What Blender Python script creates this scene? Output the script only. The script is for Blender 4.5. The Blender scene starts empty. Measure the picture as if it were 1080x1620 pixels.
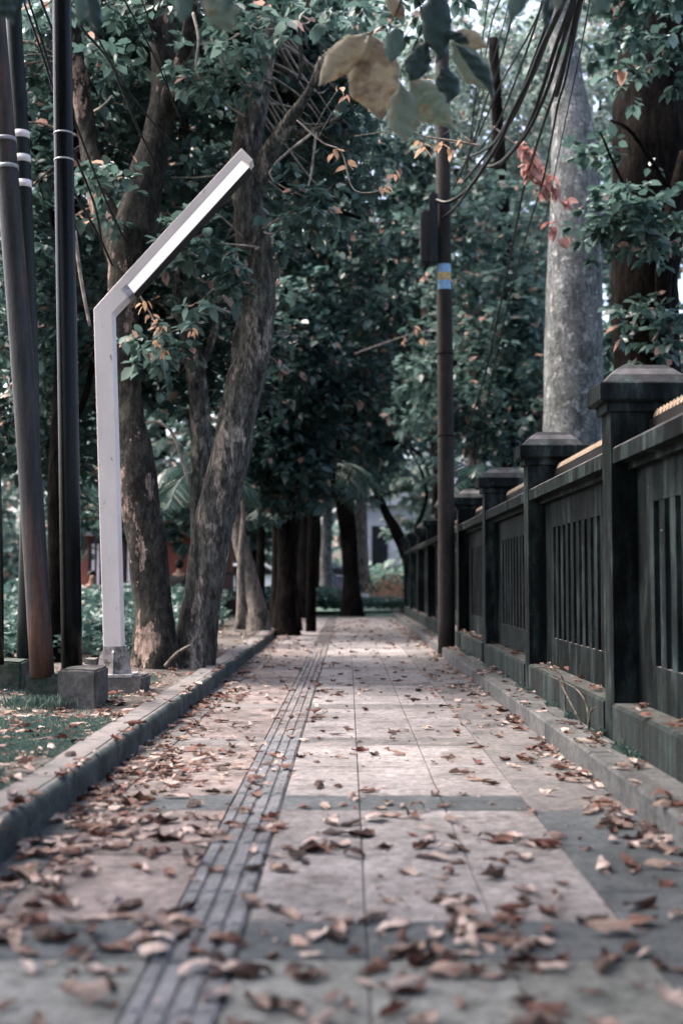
import bpy, bmesh, math, random
import numpy as np
from mathutils import Vector, Matrix, noise, Euler

R = math.radians
random.seed(7); rng = np.random.default_rng(7)
sc = bpy.context.scene
COL = sc.collection

# ---------------------------------------------------------------- camera
F = 1900.0; HOR = 918.0; VPX = 550.0; CAMH = 0.85
cam_d = bpy.data.cameras.new('camera'); cam = bpy.data.objects.new('camera', cam_d); COL.objects.link(cam)
cam_d.sensor_fit = 'HORIZONTAL'; cam_d.sensor_width = 24.0; cam_d.lens = 24.0 * F / 1080.0
cam.location = (0, 0, CAMH)
PITCH = math.atan((HOR - 810) / F); YAW = math.atan((VPX - 540) / F)
cam.rotation_euler = (math.pi / 2 + PITCH, 0, YAW)
cam_d.clip_start = 0.05; cam_d.clip_end = 900
cam_d.dof.use_dof = True; cam_d.dof.focus_distance = 7.2; cam_d.dof.aperture_fstop = 1.7
sc.camera = cam
CM = Euler((math.pi / 2 + PITCH, 0, YAW)).to_matrix()

# ---------------------------------------------------------------- world, sun, exposure
SUN_EL, SUN_AZ = 60.0, -72.0          # azimuth measured from +Y towards +X
w = bpy.data.worlds.new('World'); sc.world = w; w.use_nodes = True
nt = w.node_tree; bg = nt.nodes['Background']
sky = nt.nodes.new('ShaderNodeTexSky'); sky.sky_type = 'NISHITA'; sky.sun_disc = False
sky.sun_elevation = R(SUN_EL); sky.sun_rotation = R(SUN_AZ)
sky.air_density = 0.6; sky.dust_density = 6.0; sky.ozone_density = 0.2
nt.links.new(sky.outputs[0], bg.inputs[0]); bg.inputs[1].default_value = 0.15
sd = bpy.data.lights.new('sun', 'SUN'); sd.energy = 1.1; sd.angle = R(18); sd.color = (1.0, 0.90, 0.86)
so = bpy.data.objects.new('sun', sd); COL.objects.link(so)
dv = Vector((math.sin(R(SUN_AZ)) * math.cos(R(SUN_EL)), math.cos(R(SUN_AZ)) * math.cos(R(SUN_EL)), math.sin(R(SUN_EL))))
so.rotation_euler = dv.to_track_quat('Z', 'Y').to_euler(); so.location = dv * 60
sc.view_settings.view_transform = 'Standard'; sc.view_settings.look = 'None'
sc.view_settings.exposure = 2.62; sc.view_settings.gamma = 1.0; sc.view_settings.use_curve_mapping = False
sc.render.engine = 'CYCLES'
sc.cycles.max_bounces = 6; sc.cycles.diffuse_bounces = 3; sc.cycles.transmission_bounces = 4; sc.cycles.glossy_bounces = 2
sc.cycles.caustics_reflective = False; sc.cycles.caustics_refractive = False
sc.cycles.use_denoising = True

# ---------------------------------------------------------------- pixel -> place
def at(px, py, Y):
    d = CM @ Vector(((px - 540) / F, (810 - py) / F, -1.0))
    return Vector((0, 0, CAMH)) + d * (Y / d.y)
def m_per_px(Y): return Y / F

# ---------------------------------------------------------------- tagging
def tag(o, label=None, cat=None, group=None, kind=None):
    if label: o['label'] = label
    if cat: o['category'] = cat
    if group: o['group'] = group
    if kind: o['kind'] = kind
    return o
def empty(name, loc, label, cat, group=None):
    o = bpy.data.objects.new(name, None); COL.objects.link(o); o.location = loc; o.empty_display_size = .2
    return tag(o, label, cat, group)
def link(name, me, mat=None, parent=None, world=True):
    o = bpy.data.objects.new(name, me); COL.objects.link(o)
    if mat is not None and not me.materials: me.materials.append(mat)
    if parent is not None:
        o.parent = parent
        if world: o.matrix_parent_inverse = Matrix.Translation(-wloc(parent))
    return o
def wloc(o):
    v = Vector(o.location); p = o.parent
    if p is not None: v = v + o.matrix_parent_inverse.translation + wloc(p)
    return v

class MB:
    def __init__(s): s.v = []; s.f = []; s.sm = []
    def add(s, vs, fs, smooth=False):
        b = len(s.v); s.v += [tuple(v) for v in vs]; s.f += [tuple(i + b for i in f) for f in fs]; s.sm += [smooth] * len(fs)
        return s
    def box(s, x0, x1, y0, y1, z0, z1, ch=0.0):
        if ch <= 0:
            return s.add([(x0,y0,z0),(x1,y0,z0),(x1,y1,z0),(x0,y1,z0),(x0,y0,z1),(x1,y0,z1),(x1,y1,z1),(x0,y1,z1)],
                  [(0,3,2,1),(4,5,6,7),(0,1,5,4),(1,2,6,5),(2,3,7,6),(3,0,4,7)])
        c = ch
        return s.add([(x0,y0,z0),(x1,y0,z0),(x1,y1,z0),(x0,y1,z0),(x0,y0,z1-c),(x1,y0,z1-c),(x1,y1,z1-c),(x0,y1,z1-c),
                      (x0+c,y0+c,z1),(x1-c,y0+c,z1),(x1-c,y1-c,z1),(x0+c,y1-c,z1)],
                  [(0,3,2,1),(8,9,10,11),(0,1,5,4),(1,2,6,5),(2,3,7,6),(3,0,4,7),(4,5,9,8),(5,6,10,9),(6,7,11,10),(7,4,8,11)])
    def prism(s, poly, axis, a, b):     # poly of 2D points; extruded along axis from a to b
        n = len(poly)
        def P(p, t): return {'x': (t, p[0], p[1]), 'y': (p[0], t, p[1]), 'z': (p[0], p[1], t)}[axis]
        vs = [P(p, a) for p in poly] + [P(p, b) for p in poly]
        fs = [tuple(range(n)), tuple(range(2*n-1, n-1, -1))] + [(i, i+n, (i+1) % n + n, (i+1) % n) for i in range(n)]
        return s.add(vs, fs)
    def tube(s, pts, rad, n=8, wob=0.0, ws=3.0, cap=True, seed=0.0):
        pts = [Vector(p) for p in pts]; rings = []
        for i, p in enumerate(pts):
            t = (pts[min(i+1, len(pts)-1)] - pts[max(i-1, 0)]).normalized()
            u = t.cross(Vector((0.13, 1, 0.07))).normalized()
            if i and u.dot(pu) < 0: u = -u
            pu = u; v = t.cross(u); r = rad[i]
            ring = []
            for k in range(n):
                a = 2 * math.pi * k / n; d = u * math.cos(a) + v * math.sin(a); rr = r
                if wob: 
                    q = p + d * r
                    rr = r * (1 + wob * (noise.noise(Vector((q.x*ws+seed, q.y*ws, q.z*ws*.35))) + .5*noise.noise(Vector((q.x*ws*3, q.y*ws*3+seed, q.z*ws)))))
                ring.append(p + d * rr)
            rings.append(ring)
        vs = [q for r_ in rings for q in r_]; fs = []
        for i in range(len(rings) - 1):
            for k in range(n):
                fs.append((i*n+k, i*n+(k+1) % n, (i+1)*n+(k+1) % n, (i+1)*n+k))
        if cap: fs.append(tuple(range(n))[::-1]); fs.append(tuple(range((len(rings)-1)*n, len(rings)*n)))
        return s.add(vs, fs, True)
    def mesh(s, name):
        me = bpy.data.meshes.new(name); me.from_pydata(s.v, [], s.f)
        me.polygons.foreach_set('use_smooth', s.sm); me.update()
        bm = bmesh.new(); bm.from_mesh(me); bmesh.ops.recalc_face_normals(bm, faces=bm.faces); bm.to_mesh(me); bm.free()
        return me
    def build(s, name, mat, parent=None): return link(name, s.mesh(name), mat, parent)

def smooth_path(pts, rad, sub=5):
    P = [Vector(p) for p in pts]; out = []; ro = []
    for i in range(len(P) - 1):
        p0 = P[max(i-1, 0)]; p1 = P[i]; p2 = P[i+1]; p3 = P[min(i+2, len(P)-1)]
        for k in range(sub):
            t = k / sub
            out.append(.5*((2*p1)+(-p0+p2)*t+(2*p0-5*p1+4*p2-p3)*t*t+(-p0+3*p1-3*p2+p3)*t**3)); ro.append(rad[i]*(1-t)+rad[i+1]*t)
    out.append(P[-1]); ro.append(rad[-1])
    return out, ro

# ---------------------------------------------------------------- materials
def newmat(name):
    m = bpy.data.materials.new(name); m.use_nodes = True; t = m.node_tree
    return m, t, t.nodes['Principled BSDF']
def N(t, typ, **kw):
    n = t.nodes.new(typ)
    for k, v in kw.items():
        if k in n.inputs.keys(): n.inputs[k].default_value = v
        else: setattr(n, k, v)
    return n
def ramp(t, stops, interp='LINEAR'):
    n = t.nodes.new('ShaderNodeValToRGB'); cr = n.color_ramp; cr.interpolation = interp
    while len(cr.elements) < len(stops): cr.elements.new(.5)
    for e, (p, c) in zip(cr.elements, stops): e.position = p; e.color = (*c, 1) if len(c) == 3 else c
    return n
def mixc(t, a, b, f, mode='MIX'):
    n = t.nodes.new('ShaderNodeMix'); n.data_type = 'RGBA'; n.blend_type = mode
    for s, x in ((n.inputs[6], a), (n.inputs[7], b), (n.inputs[0], f)):
        if hasattr(x, 'links') or isinstance(x, bpy.types.NodeSocket): t.links.new(x, s)
        elif isinstance(x, (int, float)): s.default_value = x
        else: s.default_value = (*x, 1)
    return n.outputs[2]
def surf(name, c1, c2, scale=3.0, detail=6, rough=.85, c3=None, s3=12., thr3=.6, w3=.08, bump=.3, bscale=40., stretch=(1,1,1), objrand=0.0, dust=None, dustz=.7, dist=.02, crack=None, speck=(28., .35), spec=.25, chips=False):
    m, t, b = newmat(name); L = t.links.new
    tc = N(t, 'ShaderNodeNewGeometry'); mp = N(t, 'ShaderNodeMapping'); mp.inputs['Scale'].default_value = stretch; L(tc.outputs['Position'], mp.inputs[0])
    n1 = N(t, 'ShaderNodeTexNoise', Scale=scale, Detail=detail, Roughness=.65); L(mp.outputs[0], n1.inputs[0])
    r1 = ramp(t, [(.35, c1), (.65, c2)]); L(n1.outputs[0], r1.inputs[0]); col = r1.outputs[0]
    if c3:
        n3 = N(t, 'ShaderNodeTexNoise', Scale=s3, Detail=5, Roughness=.7); L(mp.outputs[0], n3.inputs[0])
        r3 = ramp(t, [(thr3, (0,0,0)), (thr3+w3, (1,1,1))]); L(n3.outputs[0], r3.inputs[0]); col = mixc(t, col, c3, r3.outputs[0])
    if crack:
        nc = N(t, 'ShaderNodeTexNoise', Scale=16., Detail=7, Roughness=.75, Distortion=.6); mp2 = N(t, 'ShaderNodeMapping'); mp2.inputs['Scale'].default_value = (1,1,.28); L(tc.outputs['Position'], mp2.inputs[0]); L(mp2.outputs[0], nc.inputs[0])
        rc = ramp(t, [(.40, (crack,)*3), (.56, (1.25,)*3)]); L(nc.outputs[0], rc.inputs[0]); col = mixc(t, col, rc.outputs[0], 1.0, 'MULTIPLY')
    if chips:
        nh = N(t, 'ShaderNodeTexNoise', Scale=38., Detail=3, Roughness=.6); L(tc.outputs['Position'], nh.inputs[0]); rh = ramp(t, [(.735, (0,0,0)), (.75, (1,1,1))]); L(nh.outputs[0], rh.inputs[0]); col = mixc(t, col, (.35,.33,.32), rh.outputs[0])
        sk = N(t, 'ShaderNodeMapping'); sk.inputs['Scale'].default_value = (14,14,.7); L(tc.outputs['Position'], sk.inputs[0]); nk = N(t, 'ShaderNodeTexNoise', Scale=1., Detail=4); L(sk.outputs[0], nk.inputs[0]); rk = ramp(t, [(.40, (.45,)*3), (.66, (1.9,)*3)]); L(nk.outputs[0], rk.inputs[0]); col = mixc(t, col, rk.outputs[0], 1.0, 'MULTIPLY')
    if speck:
        ns = N(t, 'ShaderNodeTexNoise', Scale=speck[0], Detail=6, Roughness=.75); L(mp.outputs[0], ns.inputs[0])
        rs_ = ramp(t, [(.38, (1-speck[1],)*3), (.62, (1+speck[1]*.6,)*3)]); L(ns.outputs[0], rs_.inputs[0]); col = mixc(t, col, rs_.outputs[0], 1.0, 'MULTIPLY')
    if objrand:
        oi = N(t, 'ShaderNodeObjectInfo'); mr = N(t, 'ShaderNodeMapRange'); mr.inputs[3].default_value = 1-objrand; mr.inputs[4].default_value = 1+objrand*.6
        L(oi.outputs['Random'], mr.inputs[0]); vm = N(t, 'ShaderNodeVectorMath', operation='SCALE'); L(col, vm.inputs[0]); L(mr.outputs[0], vm.inputs['Scale']); col = vm.outputs[0]
    if dust:
        sx = N(t, 'ShaderNodeSeparateXYZ'); L(tc.outputs['Normal'], sx.inputs[0])
        mr = N(t, 'ShaderNodeMapRange'); mr.inputs[1].default_value = dustz; mr.inputs[2].default_value = min(1, dustz+.25); L(sx.outputs[2], mr.inputs[0])
        nd = N(t, 'ShaderNodeTexNoise', Scale=9., Detail=6); L(mp.outputs[0], nd.inputs[0]); rd = ramp(t, [(.3, (.35,)*3), (.6, (1,1,1))]); L(nd.outputs[0], rd.inputs[0])
        mm = N(t, 'ShaderNodeMath', operation='MULTIPLY'); L(mr.outputs[0], mm.inputs[0]); L(rd.outputs[0], mm.inputs[1]); col = mixc(t, col, dust, mm.outputs[0])
    L(col, b.inputs['Base Color']); b.inputs['Roughness'].default_value = rough; b.inputs['Specular IOR Level'].default_value = spec
    nb = N(t, 'ShaderNodeTexNoise', Scale=bscale, Detail=8, Roughness=.7); L(mp.outputs[0], nb.inputs[0])
    bp = N(t, 'ShaderNodeBump', Strength=bump, Distance=dist); L(nb.outputs[0], bp.inputs['Height']); L(bp.outputs[0], b.inputs['Normal'])
    return m
def leafmat(name, stops, trans=.3, rough=.5, interp='LINEAR', attr='tint', blotch=None):
    m, t, b = newmat(name); L = t.links.new
    a = N(t, 'ShaderNodeAttribute', attribute_name=attr)
    r = ramp(t, stops, interp); L(a.outputs['Fac'], r.inputs[0]); col = r.outputs[0]
    if blotch:
        g = N(t, 'ShaderNodeNewGeometry'); n = N(t, 'ShaderNodeTexNoise', Scale=blotch[1], Detail=4); L(g.outputs['Position'], n.inputs[0])
        rr = ramp(t, [(.5, (0,0,0)), (.68, (1,1,1))]); L(n.outputs[0], rr.inputs[0]); col = mixc(t, col, blotch[0], rr.outputs[0])
    L(col, b.inputs['Base Color']); b.inputs['Roughness'].default_value = rough; b.inputs['Specular IOR Level'].default_value = .4
    if trans > 0:
        tr = N(t, 'ShaderNodeBsdfTranslucent'); L(col, tr.inputs[0]); mx = N(t, 'ShaderNodeMixShader'); mx.inputs[0].default_value = trans
        L(b.outputs[0], mx.inputs[1]); L(tr.outputs[0], mx.inputs[2]); L(mx.outputs[0], t.nodes['Material Output'].inputs[0])
    return m

M = {}
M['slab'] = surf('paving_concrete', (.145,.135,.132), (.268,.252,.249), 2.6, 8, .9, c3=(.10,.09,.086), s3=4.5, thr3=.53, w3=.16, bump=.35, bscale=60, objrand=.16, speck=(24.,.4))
M['slab_shade'] = surf('green_shade_paving', (.105,.112,.105), (.205,.21,.20), 2.6, 9, .9, c3=(.07,.078,.07), s3=4, thr3=.53, w3=.16, bump=.4, bscale=60, objrand=.12, speck=(22.,.4))  # green-grey canopy shade on the nearest bays, put into the slab colour
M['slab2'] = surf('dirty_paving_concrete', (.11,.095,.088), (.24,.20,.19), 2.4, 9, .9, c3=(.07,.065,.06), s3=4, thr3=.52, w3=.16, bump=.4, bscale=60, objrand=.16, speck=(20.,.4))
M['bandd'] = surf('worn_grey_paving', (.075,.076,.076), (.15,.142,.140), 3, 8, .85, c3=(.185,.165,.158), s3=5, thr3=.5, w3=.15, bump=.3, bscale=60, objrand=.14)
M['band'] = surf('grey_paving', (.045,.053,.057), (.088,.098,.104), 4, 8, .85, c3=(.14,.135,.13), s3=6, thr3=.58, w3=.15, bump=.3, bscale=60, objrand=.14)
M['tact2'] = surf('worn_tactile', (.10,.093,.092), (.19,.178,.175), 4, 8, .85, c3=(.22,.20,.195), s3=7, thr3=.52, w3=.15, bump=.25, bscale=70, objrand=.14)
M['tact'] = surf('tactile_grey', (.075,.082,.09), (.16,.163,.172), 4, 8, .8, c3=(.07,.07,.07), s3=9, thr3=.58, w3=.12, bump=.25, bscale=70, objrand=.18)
M['joint'] = surf('joint_dirt', (.03,.028,.025), (.06,.055,.05), 8)
M['kerbL'] = surf('mossy_kerb', (.035,.05,.05), (.10,.125,.123), 4.5, 8, .85, c3=(.03,.038,.036), s3=7, thr3=.55, w3=.15, bump=.5, bscale=50, objrand=.1, dust=(.15,.135,.13), dustz=.93)
M['kerbR'] = surf('kerb_concrete', (.055,.06,.06), (.125,.125,.123), 4, 9, .88, c3=(.05,.055,.05), s3=8, thr3=.58, w3=.12, bump=.4, bscale=50, objrand=.12)
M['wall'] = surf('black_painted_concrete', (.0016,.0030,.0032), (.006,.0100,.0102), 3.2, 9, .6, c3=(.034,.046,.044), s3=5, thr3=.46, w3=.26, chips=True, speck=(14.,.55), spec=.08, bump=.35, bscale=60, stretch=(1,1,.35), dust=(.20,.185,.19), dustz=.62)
M['plinth'] = surf('mossy_plinth', (.006,.011,.010), (.024,.036,.033), 3.2, 9, .85, c3=(.006,.009,.007), s3=4, thr3=.52, w3=.2, chips=True, bump=.6, bscale=35, stretch=(1,1,.5), dust=(.07,.072,.066), dustz=.8)
M['gold'] = surf('gold_paint', (.34,.245,.16), (.46,.34,.24), 8, 3, .6, bump=.1)
M['soil'] = surf('verge_soil', (.05,.045,.04), (.13,.115,.105), 4, 8, .95, c3=(.05,.055,.045), s3=4, thr3=.5, w3=.12, bump=.8, bscale=30)
M['lawn'] = surf('lawn_grass', (.06,.11,.085), (.12,.19,.15), 2, 6, .95, bump=.8)
M['ground'] = surf('park_ground', (.03,.045,.035), (.07,.085,.065), .8, 8, .95, c3=(.11,.09,.075), s3=2, thr3=.55, w3=.12, bump=.8, bscale=20)
M['bark'] = surf('grey_bark', (.068,.067,.056), (.18,.174,.150), 6, 10, .95, c3=(.40,.345,.29), s3=5.0, thr3=.545, w3=.04, speck=(34.,.6), bump=1., bscale=34, stretch=(1,1,.35), dist=.09, crack=.25)
M['bark2'] = surf('patchy_dark_bark', (.020,.019,.016), (.085,.077,.063), 6, 10, .95, c3=(.40,.29,.23), s3=4.2, thr3=.555, w3=.015, speck=(34.,.6), bump=1., bscale=30, stretch=(1,1,.45), dist=.09, crack=.3)
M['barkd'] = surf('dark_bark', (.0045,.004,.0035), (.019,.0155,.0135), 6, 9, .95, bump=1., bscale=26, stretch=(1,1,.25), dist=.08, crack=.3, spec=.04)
M['barkl'] = surf('pale_bark', (.10,.09,.077), (.27,.225,.19), 5, 9, .95, c3=(.05,.055,.04), s3=5, thr3=.52, w3=.1, bump=.9, bscale=30, stretch=(1,1,.5), dist=.06, crack=.5)
M['palm'] = surf('grey_palm_bark', (.075,.085,.085), (.185,.198,.198), 5, 10, .92, c3=(.33,.34,.335), s3=9, thr3=.555, w3=.05, bump=1., bscale=22, stretch=(1,1,.8), dist=.07, crack=.55)
M['twig'] = surf('twig_bark', (.16,.14,.12), (.34,.29,.25), 9, 4, .9)
M['post'] = surf('white_painted_steel', (.62,.555,.51), (.74,.665,.62), 3.5, 8, .55, c3=(.30,.24,.20), s3=22, thr3=.655, w3=.03, speck=None, bump=.12, bscale=30, stretch=(1,1,.35))
M['pgrime'] = surf('grimy_white_steel', (.30,.27,.25), (.60,.55,.53), 12, 7, .7, c3=(.10,.105,.085), s3=14, thr3=.50, w3=.10, bump=.4, bscale=40)
M['polerust'] = surf('rusty_pole_steel', (.014,.015,.015), (.045,.042,.040), 3, 6, .45, spec=.2, c3=(.085,.045,.033), s3=3, thr3=.50, w3=.12, bump=.3, bscale=40, stretch=(1.5,1.5,.2))
M['poledark'] = surf('dark_pole_paint', (.007,.011,.011), (.016,.021,.021), 5, 6, .35, spec=.13, bump=.15, stretch=(1,1,.2))
M['poleblack'] = surf('black_pole_paint', (.003,.0035,.0035), (.006,.007,.007), 4, 6, .22, spec=.13, bump=.1, stretch=(1,1,.2))
M['polebrown'] = surf('brown_rusty_pole', (.012,.010,.0085), (.030,.024,.021), 3, 7, .75, c3=(.012,.014,.013), s3=5, thr3=.52, w3=.1, bump=.4, stretch=(1,1,.25))
M['white'] = surf('white_band', (.62,.58,.60), (.75,.70,.72), 9, 3, .6, speck=None, bump=.05)
M['concrete'] = surf('weathered_concrete', (.07,.068,.062), (.17,.16,.148), 5, 9, .9, c3=(.06,.065,.05), s3=7, thr3=.55, w3=.1, bump=.6, bscale=35)
M['mossblock'] = surf('mossy_concrete', (.025,.036,.03), (.075,.082,.07), 8, 9, .95, c3=(.025,.05,.035), s3=10, thr3=.5, w3=.1, bump=.8, bscale=35)
M['cable'] = surf('black_cable', (.006,.006,.006), (.012,.012,.012), 5, 2, .45, bump=0)
M['blue'] = surf('pale_blue_sticker', (.22,.42,.62), (.28,.48,.68), 20, 2, .5, bump=0)
M['yellow'] = surf('yellow_sticker_mark', (.50,.36,.14), (.55,.42,.2), 20, 2, .5, bump=0)
M['redwall'] = surf('red_brick_paint', (.20,.062,.045), (.27,.09,.065), 1.5, 5, .85)
M['housewall'] = surf('pale_render', (.26,.27,.285), (.36,.365,.38), 1.0, 5, .85)
M['roof'] = surf('dull_roof', (.16,.15,.15), (.24,.22,.22), 4, 5, .85)
M['darkglass'] = surf('dark_window', (.008,.010,.012), (.014,.018,.02), 2, 2, .15, bump=0)
M['iron'] = surf('black_iron', (.006,.006,.006), (.014,.012,.012), 5, 3, .5, bump=.1)
M['carwhite'] = surf('white_car_paint', (.62,.60,.66), (.68,.66,.70), 1, 2, .25, bump=0)
M['cardark'] = surf('dark_car_paint', (.03,.035,.06), (.04,.045,.07), 1, 2, .2, bump=0)
M['tyre'] = surf('tyre_rubber', (.01,.01,.01), (.02,.02,.02), 5, 2, .8)
M['chrome'] = surf('rim_metal', (.3,.3,.32), (.4,.4,.42), 5, 2, .3, bump=0)
M['redlamp'] = surf('red_lamp_lens', (.55,.05,.03), (.65,.08,.05), 5, 2, .3, bump=0)
M['skin'] = surf('skin', (.30,.18,.12), (.36,.22,.15), 5, 2, .6, bump=0)
M['hair'] = surf('black_hair', (.006,.005,.005), (.012,.01,.01), 20, 4, .6, bump=.3)
M['blackcloth'] = surf('black_cloth', (.008,.008,.009), (.014,.014,.015), 20, 4, .9)
M['shirt'] = surf('striped_shirt', (.62,.08,.10), (.62,.08,.10), 2, 2, .9, c3=(.72,.62,.62), s3=3, thr3=.5, w3=.01, stretch=(.4,.4,5), bump=.1)
m, t, b = newmat('lamp_diffuser'); b.inputs['Base Color'].default_value = (.85,.83,.84,1); b.inputs['Roughness'].default_value = .4
b.inputs['Emission Color'].default_value = (1,.95,.96,1); b.inputs['Emission Strength'].default_value = .11; M['diff'] = m

G1 = [(0, (0.023,0.046,0.040)), (.35, (0.049,0.093,0.080)), (.62, (0.089,0.154,0.135)), (.88, (0.184,0.278,0.246)), (.955, (0.267,0.350,0.298)), (.97, (0.420,0.300,0.220)), (1, (0.500,0.300,0.240))]
M['leafA'] = leafmat('glossy_leaves', G1, .42, .33)
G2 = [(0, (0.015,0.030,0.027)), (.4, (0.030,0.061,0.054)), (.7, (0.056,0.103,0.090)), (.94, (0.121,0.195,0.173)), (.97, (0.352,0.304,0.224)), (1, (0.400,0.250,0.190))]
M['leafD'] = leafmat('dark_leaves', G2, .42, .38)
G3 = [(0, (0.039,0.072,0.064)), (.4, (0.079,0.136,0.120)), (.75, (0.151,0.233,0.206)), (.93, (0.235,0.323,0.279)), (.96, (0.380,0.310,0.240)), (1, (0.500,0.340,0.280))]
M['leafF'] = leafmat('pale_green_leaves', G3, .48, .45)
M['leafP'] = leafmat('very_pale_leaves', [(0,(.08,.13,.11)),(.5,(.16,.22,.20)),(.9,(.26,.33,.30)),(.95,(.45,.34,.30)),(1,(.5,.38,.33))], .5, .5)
M['cover_lit'] = leafmat('lit_cover_leaves', [(0,(.05,.10,.085)),(.5,(.10,.18,.155)),(.95,(.17,.27,.23)),(1,(.35,.3,.25))], .35, .5)  # cover leaves brightened: light in the gap at the path end, as colour
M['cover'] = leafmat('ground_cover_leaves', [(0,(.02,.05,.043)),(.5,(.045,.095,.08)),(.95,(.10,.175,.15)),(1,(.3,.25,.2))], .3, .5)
M['grassm'] = leafmat('grass_blades', [(0,(.028,.058,.050)),(.6,(.062,.112,.097)),(.9,(.11,.165,.14)),(1,(.25,.22,.18))], .35, .6)
M['coral'] = leafmat('coral_dry_leaves', [(0,(.38,.17,.14)),(.6,(.44,.235,.20)),(1,(.46,.30,.26))], .4, .6)
M['tan'] = leafmat('tan_leaves', [(0,(.52,.34,.20)),(.6,(.62,.40,.26)),(1,(.66,.36,.26))], .4, .6)
M['palmleaf'] = leafmat('palm_fronds', [(0,(.010,.028,.023)),(.6,(.02,.05,.041)),(1,(.04,.085,.07))], .3, .4)
DRY = {'tan': ((.25,.182,.15),(.13,.06,.042)), 'pale': ((.42,.335,.295),(.22,.135,.105)), 'rust': ((.10,.044,.032),(.045,.016,.012)), 'dark': ((.035,.017,.013),(.015,.008,.007))}
for k, (a, c) in DRY.items(): M['dry_'+k] = surf('dry_leaf_'+k, tuple(x*.85 for x in a), a, 9, 5, .75, c3=c, s3=14, thr3=.55, w3=.12, bump=.3, bscale=80, objrand=.3, dist=.005)
M['drymix'] = leafmat('dry_leaf_mix', [(0,(.010,.005,.0045)),(.22,(.028,.011,.008)),(.38,(.10,.030,.019)),(.54,(.165,.098,.075)),(.74,(.25,.195,.165)),(1,(.40,.335,.30))], .15, .75, blotch=((.15,.08,.055), 22.))

# ================================================================= GROUND AND PATH
def sheet(name, x0, x1, y0, y1, z, mat, nx=1, ny=1, amp=0, parent=None):
    mb = MB(); vs = []; fs = []
    for j in range(ny+1):
        for i in range(nx+1):
            x = x0+(x1-x0)*i/nx; y = y0+(y1-y0)*j/ny; vs.append((x, y, z + (amp*noise.noise(Vector((x*1.3, y*1.3, 2))) if amp else 0)))
    for j in range(ny):
        for i in range(nx): a = j*(nx+1)+i; fs.append((a, a+1, a+nx+2, a+nx+1))
    mb.add(vs, fs, bool(amp)); return mb.build(name, mat, parent)
tag(sheet('ground', -300, 300, -60, 500, -0.03, M['ground']), 'bare park ground with scattered green cover under the trees', kind='structure')
PY0, PY1, PXL, PXR = -1.5, 28.0, -1.07, 1.05
path = sheet('path', PXL-.05, PXR+.05, PY0, PY1, -0.008, M['joint']); tag(path, 'straight paved footpath between the kerbs', kind='structure')
TACT0, TACT1 = -.444, -.250
def slab_mesh(w_, l_, z0=-.02, ch=.004):
    return MB().box(-w_/2, w_/2, -l_/2, l_/2, z0, 0, ch).mesh('slab')
cache = {}
far_slabs = {'slab': MB(), 'band': MB(), 'tact': MB()}
def slab(name, x0, x1, y0, y1, mat, lab=None):
    g = .003; w_, l_ = round(x1-x0-g, 4), round(y1-y0-g, 4)
    if y1 < 1.2: return
    if y0 > 15.5:
        far_slabs['band' if mat is M['band'] else 'slab'].box(x0+g/2, x1-g/2, y0+g/2, y1-g/2, -.02, 0, .004); return
    key = (w_, l_, mat.name)
    if key not in cache: cache[key] = slab_mesh(w_, l_)
    o = link(name, cache[key], mat, path); o.location = ((x0+x1)/2, (y0+y1)/2, random.uniform(-.0015, .0015)); o.rotation_euler = (random.uniform(-.002,.002), random.uniform(-.002,.002), 0)
BW = .30
cols_in = [(TACT1, .046), (.046, .364), (.364, .683)]
for k in range(-3, 16):
    yb = 4.65 + 1.75*k            # centre of the grey cross band
    if yb > PY1: break
    y0, y1 = yb + BW/2, min(yb + 1.75 - BW/2, PY1)
    for (a, c) in cols_in + [(-.90, TACT0)]:
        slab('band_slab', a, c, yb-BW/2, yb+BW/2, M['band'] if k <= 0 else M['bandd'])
        ms = M['slab_shade'] if k <= -2 else (M['slab2'] if a < -.5 else M['slab'])
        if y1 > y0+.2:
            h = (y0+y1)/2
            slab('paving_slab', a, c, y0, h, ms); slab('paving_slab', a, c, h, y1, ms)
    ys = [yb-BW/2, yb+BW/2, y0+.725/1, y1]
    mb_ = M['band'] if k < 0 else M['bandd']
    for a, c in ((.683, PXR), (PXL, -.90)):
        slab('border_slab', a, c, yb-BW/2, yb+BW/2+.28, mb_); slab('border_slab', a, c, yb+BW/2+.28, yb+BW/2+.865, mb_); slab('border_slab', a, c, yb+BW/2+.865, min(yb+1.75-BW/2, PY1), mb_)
for k, n_ in (('slab', 'far_paving_slabs'), ('band', 'far_band_slabs')):
    o = far_slabs[k].build('paving_slab' if k == 'slab' else 'band_slab', M[k], path); o['kind'] = 'stuff'
def tact_mesh(l_):
    mb = MB(); mb.box(TACT0+.003, TACT1-.003, -l_/2+.002, l_/2-.002, -.02, -.001, .001)
    for i in range(4):
        xc = TACT0 + .0245 + i*.0485
        mb.box(xc-.017, xc+.017, -l_/2+.008, l_/2-.008, -.002, .006, .005)
    return mb.mesh('tactile_tile')
tm = tact_mesh(.30); tm2 = tact_mesh(.30); tm2.materials.append(M['tact2']); y = 1.35; i = 0
far_t = MB()
while y < PY1 - .3:
    if y < 14:
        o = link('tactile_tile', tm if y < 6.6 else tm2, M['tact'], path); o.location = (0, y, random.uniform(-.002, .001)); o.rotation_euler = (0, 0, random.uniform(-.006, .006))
    else:
        far_t.add([(v.co.x, v.co.y + y, v.co.z) for v in tm.vertices], [tuple(p.vertices) for p in tm.polygons])
    y += .302
o = far_t.build('tactile_tile', M['tact2'], path); o['kind'] = 'stuff'

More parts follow.
